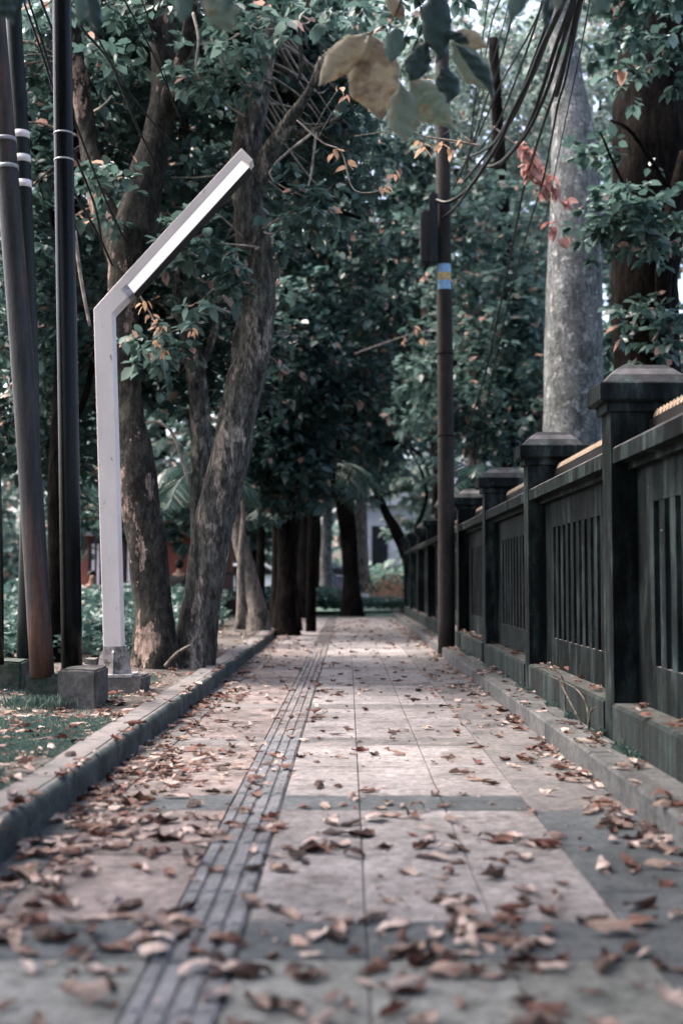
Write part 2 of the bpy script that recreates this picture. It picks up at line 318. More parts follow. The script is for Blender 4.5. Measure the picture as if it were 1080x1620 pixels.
# left kerb: rounded stones, each a part
VZ = .125
def kerb_profile_left():
    pts = [(-1.040, -.02), (-1.042, .05)]
    for a in np.linspace(0, math.pi/2, 6): pts.append((-1.074 + .032*math.cos(a), .085 + .036*math.sin(a)))
    pts += [(-1.082, .121), (-1.085, .112), (-1.090, .121), (-1.205, .125), (-1.21, .10), (-1.21, -.02)]
    return pts
kl = empty('kerb', (-1.2, 12, 0), 'rounded mossy grey kerb along the left of the path', None); kl['kind'] = 'structure'
prof = kerb_profile_left()
def kerb_x(y): return -.03*max(0, min(1, (y-9)/8)) - (.035*(y-17) if y > 17 else 0)
yy = -1.5; first = True
while yy < 24:
    ln = 1.0; mb = MB()
    n = len(prof); g = .004
    ysub = [yy+g, yy+ln*.33, yy+ln*.66, yy+ln-g]; vs = []
    for yv in ysub:
        for (x, z) in prof: vs.append((x + kerb_x(yv) + .006*noise.noise(Vector((x*5, yv*3, z*9))), yv, z + .005*noise.noise(Vector((yv*4, z*8, x*3)))))
    fs = [tuple(range(n))[::-1], tuple(range(3*n, 4*n))]
    for j in range(3):
        for i in range(n): fs.append((j*n+i, j*n+(i+1) % n, (j+1)*n+(i+1) % n, (j+1)*n+i))
    mb.add(vs, fs); o = mb.build('kerb_stone', M['kerbL'], kl); yy += ln
# right kerb
kr = empty('kerb', (1.15, 12, 0), 'low flat concrete kerb strip at the foot of the black wall', None); kr['kind'] = 'structure'
yy = -1.6; 
while yy < 27.5:
    ln = 1.15
    if not (13.2 < yy + ln/2 < 13.9):
        mb = MB(); mb.box(PXR, PXR+.10, yy+.004, yy+ln-.004, -.02, .10+random.uniform(-.002,.002), .010); mb.build('kerb_stone', M['kerbR'], kr)
    mb = MB(); mb.box(PXR+.103, 1.245, yy+.003, yy+ln-.003, -.02, .096, .004); mb.build('kerb_slab', M['kerbR'], kr)
    yy += ln
# left verge
tag(sheet('verge', -14, -1.195, -3, 40, VZ-.012, M['soil'], 60, 120, .03), 'raised verge of bare soil beside the left kerb', kind='structure')
tag(sheet('wall_side_ground', 1.5, 40, -3, 60, 0.05, M['ground'], 20, 30, .05), 'green park ground behind the black wall', kind='structure')
tag(sheet('lawn', -14, 14, 28.3, 44, 0.0, M['lawn'], 20, 20, .12), 'pale green lawn beyond the end of the path', kind='structure')

def surf_z(x, y):
    if x < -1.21: return VZ-.008 + .03*noise.noise(Vector((x*1.3, y*1.3, 2)))
    if x < -1.04: return .124
    if x < PXR-.005: return .002
    if x < 1.24: return .100
    if x < 1.38: return .280
    return .08

# ================================================================= WALL
wall = empty('boundary_wall', (1.4, 14, 0), 'long black concrete boundary wall with capped piers and slotted panels', 'wall')
PX0, PX1 = 1.255, 1.615; PIER_D = .20; S = 2.65; Y0P = 5.81
BACK0, BACK1 = 1.375, 1.475
pier_me = MB().box(PX0, PX1, -PIER_D/2, PIER_D/2, .0, 1.70, 0).mesh('pier')
def cap_mesh():
    mb = MB(); x0, x1, d = PX0-.06, PX1+.06, PIER_D/2+.055
    # collar, slab, shallow pyramid
    mb.box(PX0-.022, PX1+.022, -PIER_D/2-.022, PIER_D/2+.022, 1.655, 1.698)
    vs = []
    for (z, e) in ((1.698, .012), (1.710, 0), (1.785, 0), (1.793, .006), (1.794, .030), (1.838, .068), (1.872, .105), (1.893, .140)):
        vs += [(x0+e, -d+min(e, d*.80), z), (x1-e, -d+min(e, d*.80), z), (x1-e, d-min(e, d*.80), z), (x0+e, d-min(e, d*.80), z)]
    fs = [(3,2,1,0)]
    for r in range(7):
        for k in range(4): fs.append((r*4+k, r*4+(k+1) % 4, (r+1)*4+(k+1) % 4, (r+1)*4+k))
    fs.append((28,29,30,31)); mb.add(vs, fs); return mb.mesh('cap')
cap_me = cap_mesh()
# a bay, modelled round its centre
HB = (S - PIER_D)/2 - .002
Z0P, Z1P, ZS0, ZS1 = .26, 1.40, .465, 1.205
NS = 11; PIT = .175
def bay_meshes():
    x0, x1 = BACK0, BACK1
    edge = NS*PIT/2 - (PIT-.085)/2
    fr = MB(); fr.box(x0, x1, -HB, HB, Z0P-.02, ZS0); fr.box(x0, x1, -HB, HB, ZS1, Z1P); 
    fr.box(x0, x1, -HB, -edge, ZS0, ZS1); fr.box(x0, x1, edge, HB, ZS0, ZS1)
    sl = MB().box(x0+.003, x1-.003, -.045, .045, ZS0, ZS1, 0)
    cp = MB(); cp.prism([(1.262,1.405),(1.262,1.475),(1.275,1.487),(1.57,1.570),(1.60,1.570),(1.60,1.405)], 'y', -HB, HB)
    cp.prism([(1.33,1.375),(1.33,1.405),(1.54,1.405),(1.54,1.375)], 'y', -HB+.001, HB-.001)
    ra = MB(); ra.box(1.44, 1.50, -HB, HB, 1.53, 1.618)
    spk = MB(); n = int(2*HB/.058)
    for k in range(n):
        yc = -HB + .03 + k*.058
        r_ = .017
        spk.add([(1.45,yc-r_,1.618),(1.49,yc-r_,1.618),(1.49,yc+r_,1.618),(1.45,yc+r_,1.618),(1.455,yc-r_*.8,1.640),(1.485,yc-r_*.8,1.640),(1.485,yc+r_*.8,1.640),(1.455,yc+r_*.8,1.640),(1.47,yc,1.668)],
                [(0,1,5,4),(1,2,6,5),(2,3,7,6),(3,0,4,7),(4,5,8),(5,6,8),(6,7,8),(7,4,8),(3,2,1,0)])
    pl = MB(); pl.prism([(1.245,.0),(1.245,.255),(1.257,.270),(1.56,.275),(1.56,.0)], 'y', -HB, HB)
    return fr.mesh('panel_frame'), sl.mesh('slat'), cp.mesh('coping'), ra.mesh('rail'), spk.mesh('spikes'), pl.mesh('plinth')
fr_me, sl_me, cp_me, ra_me, spk_me, pl_me = bay_meshes()
for k in range(-2, 9):
    yp = Y0P + S*k; dx = 0
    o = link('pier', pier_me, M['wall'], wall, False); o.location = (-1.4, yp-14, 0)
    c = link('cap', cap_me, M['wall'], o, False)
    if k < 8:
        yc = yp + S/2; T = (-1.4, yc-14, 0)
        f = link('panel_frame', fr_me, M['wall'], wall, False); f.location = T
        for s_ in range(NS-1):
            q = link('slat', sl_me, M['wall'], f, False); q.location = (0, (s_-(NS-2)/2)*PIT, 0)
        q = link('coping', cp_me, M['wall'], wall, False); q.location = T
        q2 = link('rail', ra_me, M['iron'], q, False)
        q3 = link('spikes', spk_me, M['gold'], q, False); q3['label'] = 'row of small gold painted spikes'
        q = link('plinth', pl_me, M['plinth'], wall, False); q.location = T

# ================================================================= LEFT POLES, BLOCKS, LAMP
def pole(name, label, pts, r, mat, group=None, n=20):
    base = Vector(pts[0]); e = empty(name, base, label, 'pole', group)
    P, rr = smooth_path(pts, [r]*len(pts) if isinstance(r, float) else r, 4)
    mb = MB(); mb.tube(P, rr, n); mb.build('shaft', mat, e); return e, P
def ring(parent, P, t, r, h, mat, name='band'):
    i = int(t*(len(P)-1)); c = P[i]; d = (P[min(i+1, len(P)-1)]-P[max(0, i-1)]).normalized()
    MB().tube([c-d*h/2, c+d*h/2], [r, r], 20).build(name, mat, parent)
def pole_at(P, z):
    for i in range(len(P)-1):
        if (P[i].z-z)*(P[i+1].z-z) <= 0:
            f = (z-P[i].z)/(P[i+1].z-P[i].z+1e-9); return P[i].lerp(P[i+1], f), (P[i+1]-P[i]).normalized()
    return P[-1], Vector((0,0,1))
def band_z(parent, P, z, r, h, mat, name):
    c, d = pole_at(P, z); MB().tube([c-d*h/2, c+d*h/2], [r, r], 20).build(name, mat, parent)
YA = 7.15
eA, PA = pole('steel_pole', 'leaning grey and rust brown steel pole on the mossy block', [at(67,1071,YA), at(41,650,YA), at(8,230,YA), at(-30,-250,YA), at(-60,-620,YA)], [.071,.069,.066,.06,.055], M['polerust'])
for z in (3.35, 3.52): band_z(eA, PA, z, .071, .025, M['chrome'], 'clamp_band')
YB = 8.3
eB, PB = pole('steel_pole', 'dark green steel pole with three white painted bands', [at(41,1052,YB), at(48,650,YB), at(34,240,YB), at(22,30,YB), at(5,-400,YB)], [.066,.063,.060,.055,.05], M['poledark'])
for py in (214, 252, 292):
    p = at(34, py, YB); band_z(eB, PB, p.z, .0615, .052, M['white'], 'white_band')
YC = 7.3
eC, PC = pole('steel_pole', 'glossy black steel pole beside the white lamp', [at(114,1062,YC), at(108,650,YC), at(101,230,YC), at(98,0,YC), at(94,-450,YC)], [.064,.062,.060,.058,.055], M['poleblack'])
for py in (212, 254):
    p = at(100, py, YC); band_z(eC, PC, p.z, .0625, .012, M['chrome'], 'clamp_band')
YE = 7.8
pole('steel_pole', 'black pole at the left edge on the dark block', [at(-9,1052,YE), at(-14,750,YE), at(-40,200,YE), at(-60,-300,YE)], .062, M['poleblack'])

def rough_block(name, label, px0, px1, pytop, pybot, depth, mat, cat='concrete block', cham=.012):
    # a cast block standing on the verge; its near face spans the given place
    dy = pybot - HOR; Y = (CAMH - VZ) * F / dy
    a = at(px0, pybot, Y); c = at(px1, pytop, Y)
    bm = bmesh.new(); bmesh.ops.create_cube(bm, size=1)
    sx, sy, sz = c.x-a.x, depth, c.z-VZ+.03
    for v in bm.verts: v.co = Vector((v.co.x*sx, v.co.y*sy, (v.co.z+.5)*sz-.03))
    bmesh.ops.bevel(bm, geom=bm.edges[:], offset=cham, segments=2, affect='EDGES')
    bmesh.ops.subdivide_edges(bm, edges=[e for e in bm.edges if e.calc_length() > .08], cuts=3, use_grid_fill=True)
    for v in bm.verts: v.co += .010*noise.noise_vector(v.co*9 + Vector((px0, 0, 0)))
    me = bpy.data.meshes.new(name); bm.to_mesh(me); bm.free()
    o = link(name, me, mat); o.location = ((a.x+c.x)/2, Y+depth/2, VZ); tag(o, label, cat); return o
rough_block('concrete_footing', 'mossy concrete block under the leaning rusty pole', 39, 100, 1068, 1112, .30, M['mossblock'])
rough_block('concrete_footing', 'square grey concrete block left of the white lamp post', 91, 152, 1060, 1117, .34, M['concrete'])
rough_block('concrete_footing', 'dark stained block at the left edge of the verge', -40, 33, 1047, 1092, .32, M['mossblock'])
rough_block('concrete_footing', 'low concrete base slab beneath the white lamp post', 150, 226, 1069, 1094, .30, M['concrete'])
rough_block('stone', 'rounded grey stone lying behind the square concrete block', 122, 160, 1043, 1066, .25, M['concrete'], 'stone', .045)

YL = 7.9
lamp_base = at(185, 1069, YL)
lamp = empty('street_lamp', lamp_base, 'white square lamp post bent over with an angled strip light', 'street lamp')
def XZ(px, py): p = at(px, py, YL); return (p.x, p.z)
D = .13
mb = MB(); mb.prism([XZ(164.5,1069), XZ(147.5,488), XZ(208.0,420.5), XZ(219,430.5), XZ(199,453), XZ(206.5,464.5), XZ(177.5,495.5), XZ(193.5,1069)], 'y', YL, YL+D); post = mb.build('post', M['post'], lamp)
bev = post.modifiers.new('bevel', 'BEVEL'); bev.width = .006; bev.segments = 2; bev.limit_method = 'ANGLE'
mb = MB(); mb.prism([XZ(208.2,420.6), XZ(381.5,233), XZ(400,252), XZ(394,259), XZ(382,251.5), XZ(219,430.5)], 'y', YL+.002, YL+D-.002); arm = mb.build('arm', M['post'], lamp)
bev = arm.modifiers.new('bevel', 'BEVEL'); bev.width = .004; bev.segments = 2; bev.limit_method = 'ANGLE'
mb = MB(); mb.prism([XZ(202,450), XZ(381.5,252.5), XZ(393.3,262.5), XZ(209.5,463.5)], 'y', YL+.012, YL+D-.012); o = mb.build('diffuser', M['diff'], lamp)
mb = MB(); mb.prism([XZ(192,457), XZ(200,449), XZ(211,462), XZ(203,470)], 'y', YL-.004, YL+D); mb.build('end_clip', M['chrome'], lamp)
mb = MB(); mb.prism([XZ(211,464.2), XZ(394.2,263.4), XZ(395.4,265), XZ(212.5,466)], 'y', YL+.008, YL+D-.01); mb.build('edge_trim', M['iron'], lamp)
# base plate and gusset plates
zb = lamp_base.z; px_ = .137/33
mb = MB(); x0, x1 = XZ(164.5,1069)[0], XZ(193.5,1069)[0]
MB().box(x0-.075, x1+.075, YL-.07, YL+D+.07, zb-.008, zb+.010).build('base_plate', M['pgrime'], lamp)
zt = zb+.15
for (poly, ax, a_, b_) in (([(x0-.001,zb+.01),(x0-.055,zb+.01),(x0-.032,zt),(x0-.001,zt+.02)], 'y', YL+.03, YL+.042),
                           ([(x1+.001,zb+.01),(x1+.055,zb+.01),(x1+.032,zt),(x1+.001,zt+.02)], 'y', YL+.03, YL+.042),
                           ([(YL-.001,zb+.01),(YL-.055,zb+.01),(YL-.03,zt),(YL-.001,zt+.02)], 'x', (x0+x1)/2-.006, (x0+x1)/2+.006)):
    MB().prism(poly, ax, a_, b_).build('gusset', M['pgrime'], lamp)
MB().box(x0-.004, x1+.004, YL-.004, YL+D+.004, zb+.01, zb+.19).build('foot_sleeve', M['pgrime'], lamp)

# right utility pole
YR = 13.55
pR, PR = pole('utility_pole', 'tall brown pole against the wall carrying cables and a blue sticker', [at(706,1037,YR)-Vector((0,0,.03)), at(705,700,YR), at(702,400,YR), at(700,180,YR), at(697,-200,YR)], [.098,.092,.086,.080,.07], M['polebrown'])
for py in (560, 800, 905, 690): 
    p = at(703, py, YR); band_z(pR, PR, p.z, .093, .012, M['barkd'], 'strap')
def sticker(z0, z1, mat, name, rr):
    mb = MB(); c, d = pole_at(PR, (z0+z1)/2); vs = []; n = 10
    for k in range(n+1):
        a = math.pi*(1.18 + .62*k/n)
        for z in (z0, z1): vs.append((c.x+rr*math.cos(a), c.y+rr*math.sin(a), z))
    fs = [(2*k, 2*k+2, 2*k+3, 2*k+1) for k in range(n)]
    mb.add(vs, fs, True); return mb.build(name, mat, pR)
za, zb_ = at(700,459,YR).z, at(700,419,YR).z; dz = zb_-za
sticker(za, zb_, M['blue'], 'sticker', .0895).name = 'sticker'
sticker(za+dz*.36, za+dz*.66, M['yellow'], 'sticker_mark', .0908)
# splice boxes and riser conduit on the left side of the pole
def ubox(px0, px1, py0, py1, Y, d, name, mat, label, cat):
    a = at(px0, py1, Y); c = at(px1, py0, Y)
    bm = bmesh.new(); bmesh.ops.create_cube(bm, size=1)
    for v in bm.verts: v.co = Vector((v.co.x*(c.x-a.x), v.co.y*d, v.co.z*(c.z-a.z)))
    bmesh.ops.bevel(bm, geom=bm.edges[:], offset=.02, segments=3, affect='EDGES')
    me = bpy.data.meshes.new(name); bm.to_mesh(me); bm.free()
    o = link(name, me, mat); o.location = ((a.x+c.x)/2, Y, (a.z+c.z)/2); return tag(o, label, cat)
ubox(665, 681, 334, 418, YR-.02, .14, 'cable_box', M['iron'], 'black cable closure strapped to the left of the brown pole', 'cable box')
ubox(679, 692, 305, 418, YR-.10, .10, 'cable_box', M['poledark'], 'slim dark conduit box on the face of the brown pole', 'cable box')

def cable(name, label, pts, r, group):
    P, rr = smooth_path([at(*p) for p in pts], [r]*len(pts), 5)
    o = MB().tube(P, rr, 6).build(name, M['cable']); return tag(o, label, 'cable', group)
gR = 'black cables sweeping from the brown pole to the upper right'
gL = 'thin cables hanging down from the upper left'
RC = [
 ('thick black cable hooking under the brown pole top', .020, [(690,316,13.4),(705,320,13.3),(722,313,13.2),(745,293,12.8),(765,264,12),(791,223,11),(810,179,10),(835,130,9),(856,78,8),(880,26,7),(905,-30,6.3)]),
 ('thick black cable in the densest bundle at the top right', .016, [(765,260,12.4),(776,263,12),(794,254,11.5),(820,225,10.7),(841,187,10),(861,130,9),(877,78,8.2),(895,28,7.2),(915,-30,6.4)]),
 ('long black cable running right down towards the wall caps', .013, [(735,690,17),(765,600,16),(800,440,14.5),(828,298,12.5),(841,254,11.7),(859,197,10.6),(877,145,9.6),(895,86,8.4),(909,49,7.5),(922,-10,6.6)]),
 ('second long black cable dropping towards the wall', .010, [(715,960,22),(740,800,20),(790,540,16),(830,380,13.5),(855,298,12),(867,246,11.2),(882,166,9.7),(893,130,9),(908,60,7.6),(920,-10,6.6)]),
 ('thinnest rightmost wire crossing the pale trunk', .005, [(845,430,13),(862,350,12),(880,259,11),(899,168,9.6),(913,104,8.5),(930,15,7.2),(936,-30,6.8)]),
 ('black cable curving in under the big leaves from the right', .012, [(732,251,13),(758,241,12.4),(784,223,11.5),(807,184,10.6),(825,155,10),(851,101,9),(881,15,7.4),(890,-20,7)]),
 ('straight black cable left of the thick bundle', .009, [(752,244,12.6),(784,200,11.6),(799,168,11),(820,114,9.8),(835,73,9),(852,23,8),(862,-20,7.3)]),
 ('short straight cable ending behind the dark folded leaf', .008, [(724,285,13.3),(760,205,12),(791,135,10.6),(815,91,9.8),(833,60,9),(854,15,8),(866,-20,7.3)]),
 ('black cable rising steeply beside the dark folded leaf', .009, [(716,300,13.3),(732,264,13),(752,215,12.2),(768,160,11.4),(784,119,10.8),(807,36,9.4),(818,-20,8.6)]),
 ('thin black cable left of centre beneath the leaf stalk', .007, [(700,215,13.5),(727,193,13),(745,184,12.6),(762,120,11.6),(776,41,10.2),(794,-10,9.4)]),
 ('black cable in the middle of the thick bundle', .014, [(700,345,13.4),(728,318,13),(770,250,12.2),(812,185,10.6),(845,110,9),(870,50,7.8),(897,-20,6.7)]),
 ('outermost thick cable at the right of the bundle', .018, [(880,150,9.4),(893,100,8.6),(905,50,7.6),(913,10,7),(918,-30,6.6)]),
]
RC += [
 ('faint cable far left of the bundle near the leaf stalk', .007, [(735,300,14),(742,240,13.4),(752,150,12.4),(763,60,11),(775,-20,10)]),
 ('faint wire dropping beside the tall thin tree', .006, [(725,330,14.5),(738,260,13.8),(757,170,12.6),(790,60,11),(812,-20,9.6)]),
 ('heavy cable along the left edge of the thick bundle', .015, [(735,285,13),(775,235,12),(815,168,10.6),(842,100,9.2),(866,35,7.9),(884,-25,6.9)]),
 ('heavy cable directly right of the thick bundle', .015, [(790,262,11.6),(830,215,10.4),(862,150,9.2),(885,80,8.1),(905,15,7),(914,-25,6.5)])]
for lb, r_, pts in RC: cable('overhead_cable', lb, pts, r_, gR)
LC = [
 ('left cable of the pair crossing between the two left poles', .008, [(30,-25,7.6),(37,0,7.7),(60,65,7.9),(84,140,8.1),(100,190,8.2)]),
 ('right cable of the pair crossing between the two left poles', .008, [(38,-25,7.6),(46,2,7.7),(68,70,7.9),(86,130,8.1),(104,180,8.2)]),
 ('short cable passing close left of the glossy black pole', .009, [(58,-25,7.6),(65,0,7.7),(82,45,7.8),(100,100,8)]),
 ('cable slanting from the black pole to the first tree trunk', .009, [(120,20,7.6),(132,47,7.8),(175,100,8.3),(215,195,8.8),(240,245,9.1),(262,290,9.5)]),
 ('cable slanting just above the first, over the tree trunk', .007, [(125,0,7.6),(140,30,7.8),(185,115,8.3),(235,185,8.9),(285,240,9.4)]),
 ('thin cable running down across the first tree trunk', .007, [(185,-25,8),(197,0,8.2),(235,70,8.7),(262,130,9.1),(285,190,9.4)]),
 ('thin cable right of the others above the tree trunk', .005, [(215,-25,8.2),(225,0,8.4),(255,95,9),(275,170,9.5)]),
 ('steep cable low beside the glossy black pole', .009, [(108,205,7.7),(117,240,7.9),(150,325,8.5),(162,390,8.9)]),
 ('long steep cable ending above the lamp bend', .008, [(110,160,7.6),(122,200,7.8),(165,310,8.5),(210,405,9.2)]),
 ('lowest left cable slanting behind the lamp bend', .009, [(105,275,7.8),(115,300,7.9),(155,370,8.6),(178,420,9)]),
]
for lb, r_, pts in LC: cable('overhead_cable', lb, pts, r_, gL)

# ================================================================= TREES
def np_mesh(name, V, Fq, tint=None, smooth=False):
    me = bpy.data.meshes.new(name); nv, nf = len(V), len(Fq); k = Fq.shape[1]
    me.vertices.add(nv); me.vertices.foreach_set('co', V.astype(np.float32).ravel())
    me.loops.add(nf*k); me.loops.foreach_set('vertex_index', Fq.astype(np.int32).ravel())
    me.polygons.add(nf); me.polygons.foreach_set('loop_start', np.arange(0, nf*k, k, dtype=np.int32))
    me.update(calc_edges=True)
    if tint is not None:
        a = me.attributes.new('tint', 'FLOAT', 'POINT'); a.data.foreach_set('value', tint.astype(np.float32))
    return me
def norm(a): return a / (np.linalg.norm(a, axis=1, keepdims=True) + 1e-9)
LEAF = np.array([(0,0,0),(.30,.28,.05),(.26,.68,.04),(0,1,-.04),(-.26,.68,.04),(-.30,.28,.05)])
LF = np.array([(0,1,2,3),(0,3,4,5)])
def leaves(pos, dirs, size, width, tint, name, mat, parent, roll=.8):
    n = len(pos); d = norm(dirs); up = np.tile([0,0,1.], (n,1)) + rng.normal(0, roll, (n,3))*.5
    x = norm(np.cross(d, up)); z = np.cross(x, d)
    s = size[:, None, None]
    L = LEAF[None]
    V = pos[:, None, :] + s*(L[:, :, 0:1]*width*x[:, None, :] + L[:, :, 1:2]*d[:, None, :] + L[:, :, 2:3]*z[:, None, :])
    V[:, 3, 2] -= size*.10
    Fq = (LF[None] + (np.arange(n)*6)[:, None, None]).reshape(-1, 4)
    me = np_mesh(name, V.reshape(-1,3), Fq, np.repeat(tint, 6))
    return link(name, me, mat, parent)
def ellipsoid_clumps(c, r, n):
    out = []
    while len(out) < n:
        p = rng.uniform(-1, 1, 3); q = np.linalg.norm(p)
        if q < 1 and (q > .45 or rng.random() < .4): out.append(np.array(c) + p*np.array(r))
    return np.array(out)
def crown(parent, ells, leaf, mat, per=30, cr=.28, name='crown', droop=.35, wid=1.0, bright=0.0, sprig=True):
    P = []; Dn = []; Tn = []; allc = []
    for (c, r, n) in ells:
        cl = ellipsoid_clumps(c, r, n); allc.append(cl)
    cl = np.vstack(allc); n = len(cl); tn = rng.uniform(0, 1, n)
    # sprigs: short twigs leaving the clump, leaves in rosettes at their ends
    k = max(1, per//6)
    sd_ = norm(rng.normal(0, 1, (n*k, 3)) * np.array([1,1,.7])); sp = np.repeat(cl, k, 0) + sd_*cr*rng.uniform(.3, 1.2, (n*k,1))
    m_ = len(sp)*6
    a = rng.normal(0, 1, (m_, 3)); base = np.repeat(sp, 6, 0)
    d = norm(a*np.array([1,1,.5]) + np.repeat(sd_, 6, 0)*.6 - np.array([0,0,droop]))
    pos = base + d*leaf*.12 + np.repeat(sd_, 6, 0)*rng.uniform(-.7, .1, (m_,1))*leaf
    t = np.clip(.55*np.repeat(np.repeat(tn, k), 6)+.42*rng.random(m_)+bright, 0, .95); t[rng.random(m_) > .97] = 1.0
    o = leaves(pos, d, leaf*1.08*rng.uniform(.6, 1.3, m_), wid, t, name, mat, parent); o['kind'] = 'stuff'
    return o, cl
def tree(label, Y, trunk, limbs, barkm, cspec=None, group=None, n=16, wob=.12, name='tree', flare=1.25, sub=8, twigs=16):
    """trunk: list of (px,py,wpx) on the plane Y; limbs: lists of (px,py,Y,wpx)."""
    P = [at(a, b, Y + (0)) for a, b, w_ in trunk]; rr = [w_/2*m_per_px(Y) for a, b, w_ in trunk]
    rr[0] *= flare; base = P[0].copy()
    P[0] = P[0] - Vector((0,0,.06))
    e = empty(name, base, label, 'tree', group)
    Ps, rs = smooth_path(P, rr, sub); mb = MB(); mb.tube(Ps, rs, n, wob, 4.0, True, Y); mb.build('trunk', barkm, e)
    for lm in limbs:
        Q, rq = smooth_path([at(a, b, y_) for a, b, y_, w_ in lm], [w_/2*m_per_px(y_) for a, b, y_, w_ in lm], 5)
        MB().tube(Q, rq, 10, wob*.8, 5, True, Y).build('branch', barkm, e)
    if cspec:
        ells = []
        for (px, py, y_, rx, ry, ryd, nn) in cspec['e']:
            ells.append((at(px, py, y_), (rx*m_per_px(y_), ryd, ry*m_per_px(y_)), nn))
        o, cl = crown(e, ells, cspec['leaf'], cspec['mat'], cspec.get('per', 36), cspec.get('cr', .3), bright=cspec.get('b', 0.), wid=cspec.get('wid', 1.))
        if twigs and barkm is not M['barkd']:   # fine twigs threading the crown from the limbs
            mb = MB(); ends = [Vector(q) for q in Ps[len(Ps)//2:]] + [at(a, b, y_) for lm in limbs for a, b, y_, w_ in lm[1:]]
            for q in range(twigs*len(cspec['e'])):
                tgt = Vector(cl[int(rng.integers(len(cl)))]); st = min(ends, key=lambda v: (v-tgt).length)
                if (st-tgt).length > 3.8: continue
                mid = (st+tgt)/2 + Vector(rng.normal(0, .15, 3)); Q, rq = smooth_path([st, mid, tgt], [.014, .009, .003], 4)
                mb.tube(Q, rq, 5)
            if mb.v: mb.build('twigs', M['twig'] if rng.random() < .5 else barkm, e)['kind'] = 'stuff'
    return e

# --- the two big trees by the lamp
tree('dark trunked tree with pale peeling patches behind the white lamp', 10.2,
     [(250,1056,66),(243,960,60),(232,860,62),(216,740,58),(203,640,44),(196,540,40),(197,450,50),(212,370,70),(228,300,58),(250,210,48),(262,120,46),(258,40,42),(255,-80,34)],
     [[(200,420,10.2,52),(160,320,10.4,40),(140,220,10.5,34),(120,100,10.4,30),(100,-40,10.2,24)],
      [(205,760,10.2,30),(196,560,10.4,22),(190,480,10.5,18)],
      [(255,190,10.2,36),(283,110,10.0,26),(300,40,9.8,22),(305,-60,9.6,18)],
      [(262,90,10.2,24),(240,20,10,18),(230,-60,9.8,14)]],
     M['bark2'], dict(leaf=.104, mat=M['leafA'], per=48, cr=.30, e=[(150,120,11.6,190,170,1.0,120),(60,420,11.4,110,240,.8,95),(300,40,11.5,160,120,.9,70),(150,-150,8.5,330,220,2.5,45)]), n=28, wob=.22)
tree('leaning grey trunked tree rising right of the lamp light', 10.4,
     [(300,1052,62),(318,950,60),(338,840,62),(362,730,66),(385,620,60),(404,530,54),(408,440,56),(396,350,54),(388,270,48),(396,190,44),(412,110,40),(432,30,36),(440,-80,30)],
     [[(396,300,10.4,44),(425,245,10.3,34),(455,195,10.2,22),(488,145,10.1,14),(510,90,10,10)],
      [(385,620,10.5,28),(372,560,10.7,16),(380,500,10.8,8)],
      [(470,212,10.2,12),(500,205,10.1,9),(535,185,10,6)],
      [(420,90,10.4,20),(460,20,10.1,14),(490,-40,9.8,10)],
      [(470,0,10,10),(476,100,10.2,7),(470,130,10.2,4)]],
     M['bark'], dict(leaf=.104, mat=M['leafA'], per=48, cr=.28, e=[(430,60,11.9,150,120,1.1,80),(320,430,9.8,70,70,.3,8),(245,520,9.8,30,60,.2,4),(455,330,10,40,50,.3,5),(170,300,9.6,30,60,.3,4),(330,90,9.7,70,60,.4,7),(500,210,12.4,120,150,1.0,70),(330,340,11.6,120,110,.8,45),(520,-160,8.8,260,200,2.2,25)]), n=30, wob=.20)
tree('slim mid brown trunk standing between the two large trees', 12.2,
     [(318,1030,34),(320,900,32),(316,800,34),(318,700,34),(312,610,32),(298,530,30),(284,440,26),(280,340,22),(290,220,18),(300,100,16)],
     [[(310,600,12.2,16),(340,520,12.4,12),(350,430,12.6,8)]], M['bark'],
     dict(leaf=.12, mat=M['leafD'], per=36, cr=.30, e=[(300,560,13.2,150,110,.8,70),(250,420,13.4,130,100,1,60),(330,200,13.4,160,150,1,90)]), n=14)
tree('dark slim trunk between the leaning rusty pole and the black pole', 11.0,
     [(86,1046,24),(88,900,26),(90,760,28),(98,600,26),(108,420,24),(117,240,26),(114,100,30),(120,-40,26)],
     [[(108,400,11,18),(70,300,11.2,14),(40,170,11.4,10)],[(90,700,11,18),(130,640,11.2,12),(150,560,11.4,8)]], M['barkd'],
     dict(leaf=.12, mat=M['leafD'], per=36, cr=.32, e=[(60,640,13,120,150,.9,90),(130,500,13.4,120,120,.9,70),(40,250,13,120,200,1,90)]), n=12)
# small pale leaning tree and stump
tree('small tree with pale leaning lower trunk beside the kerb', 17.6,
     [(414,1002,30),(405,950,27),(392,900,26),(378,850,24),(370,800,20),(368,740,18),(380,660,16),(400,560,14)],
     [[(376,850,17.6,20),(366,800,17.8,16),(352,720,18,12)]], M['barkl'],
     dict(leaf=.13, mat=M['leafD'], per=36, cr=.32, e=[(400,700,17.6,80,80,.8,50),(450,560,17.5,90,110,1.1,90)]), n=14)
tree('short bare brown stump behind the leaning grey tree', 12.6, [(331,1034,26),(332,1000,24),(334,968,22)], [], M['bark'], n=12, name='tree_stump')
# dark double trunk left of the path
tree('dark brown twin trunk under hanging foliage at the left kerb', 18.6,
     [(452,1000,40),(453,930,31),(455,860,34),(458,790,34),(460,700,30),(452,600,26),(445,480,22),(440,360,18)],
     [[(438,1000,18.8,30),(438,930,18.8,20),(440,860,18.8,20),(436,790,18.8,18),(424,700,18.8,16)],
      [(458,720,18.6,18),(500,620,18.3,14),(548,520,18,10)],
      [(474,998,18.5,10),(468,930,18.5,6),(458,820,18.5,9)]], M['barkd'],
     dict(leaf=.14, mat=M['leafD'], per=42, cr=.36, e=[(455,745,18,75,80,.9,62),(500,600,18.4,110,110,1.4,78),(440,480,18.4,120,150,1.4,75),(545,420,18.2,110,130,1.3,52)]), n=16)
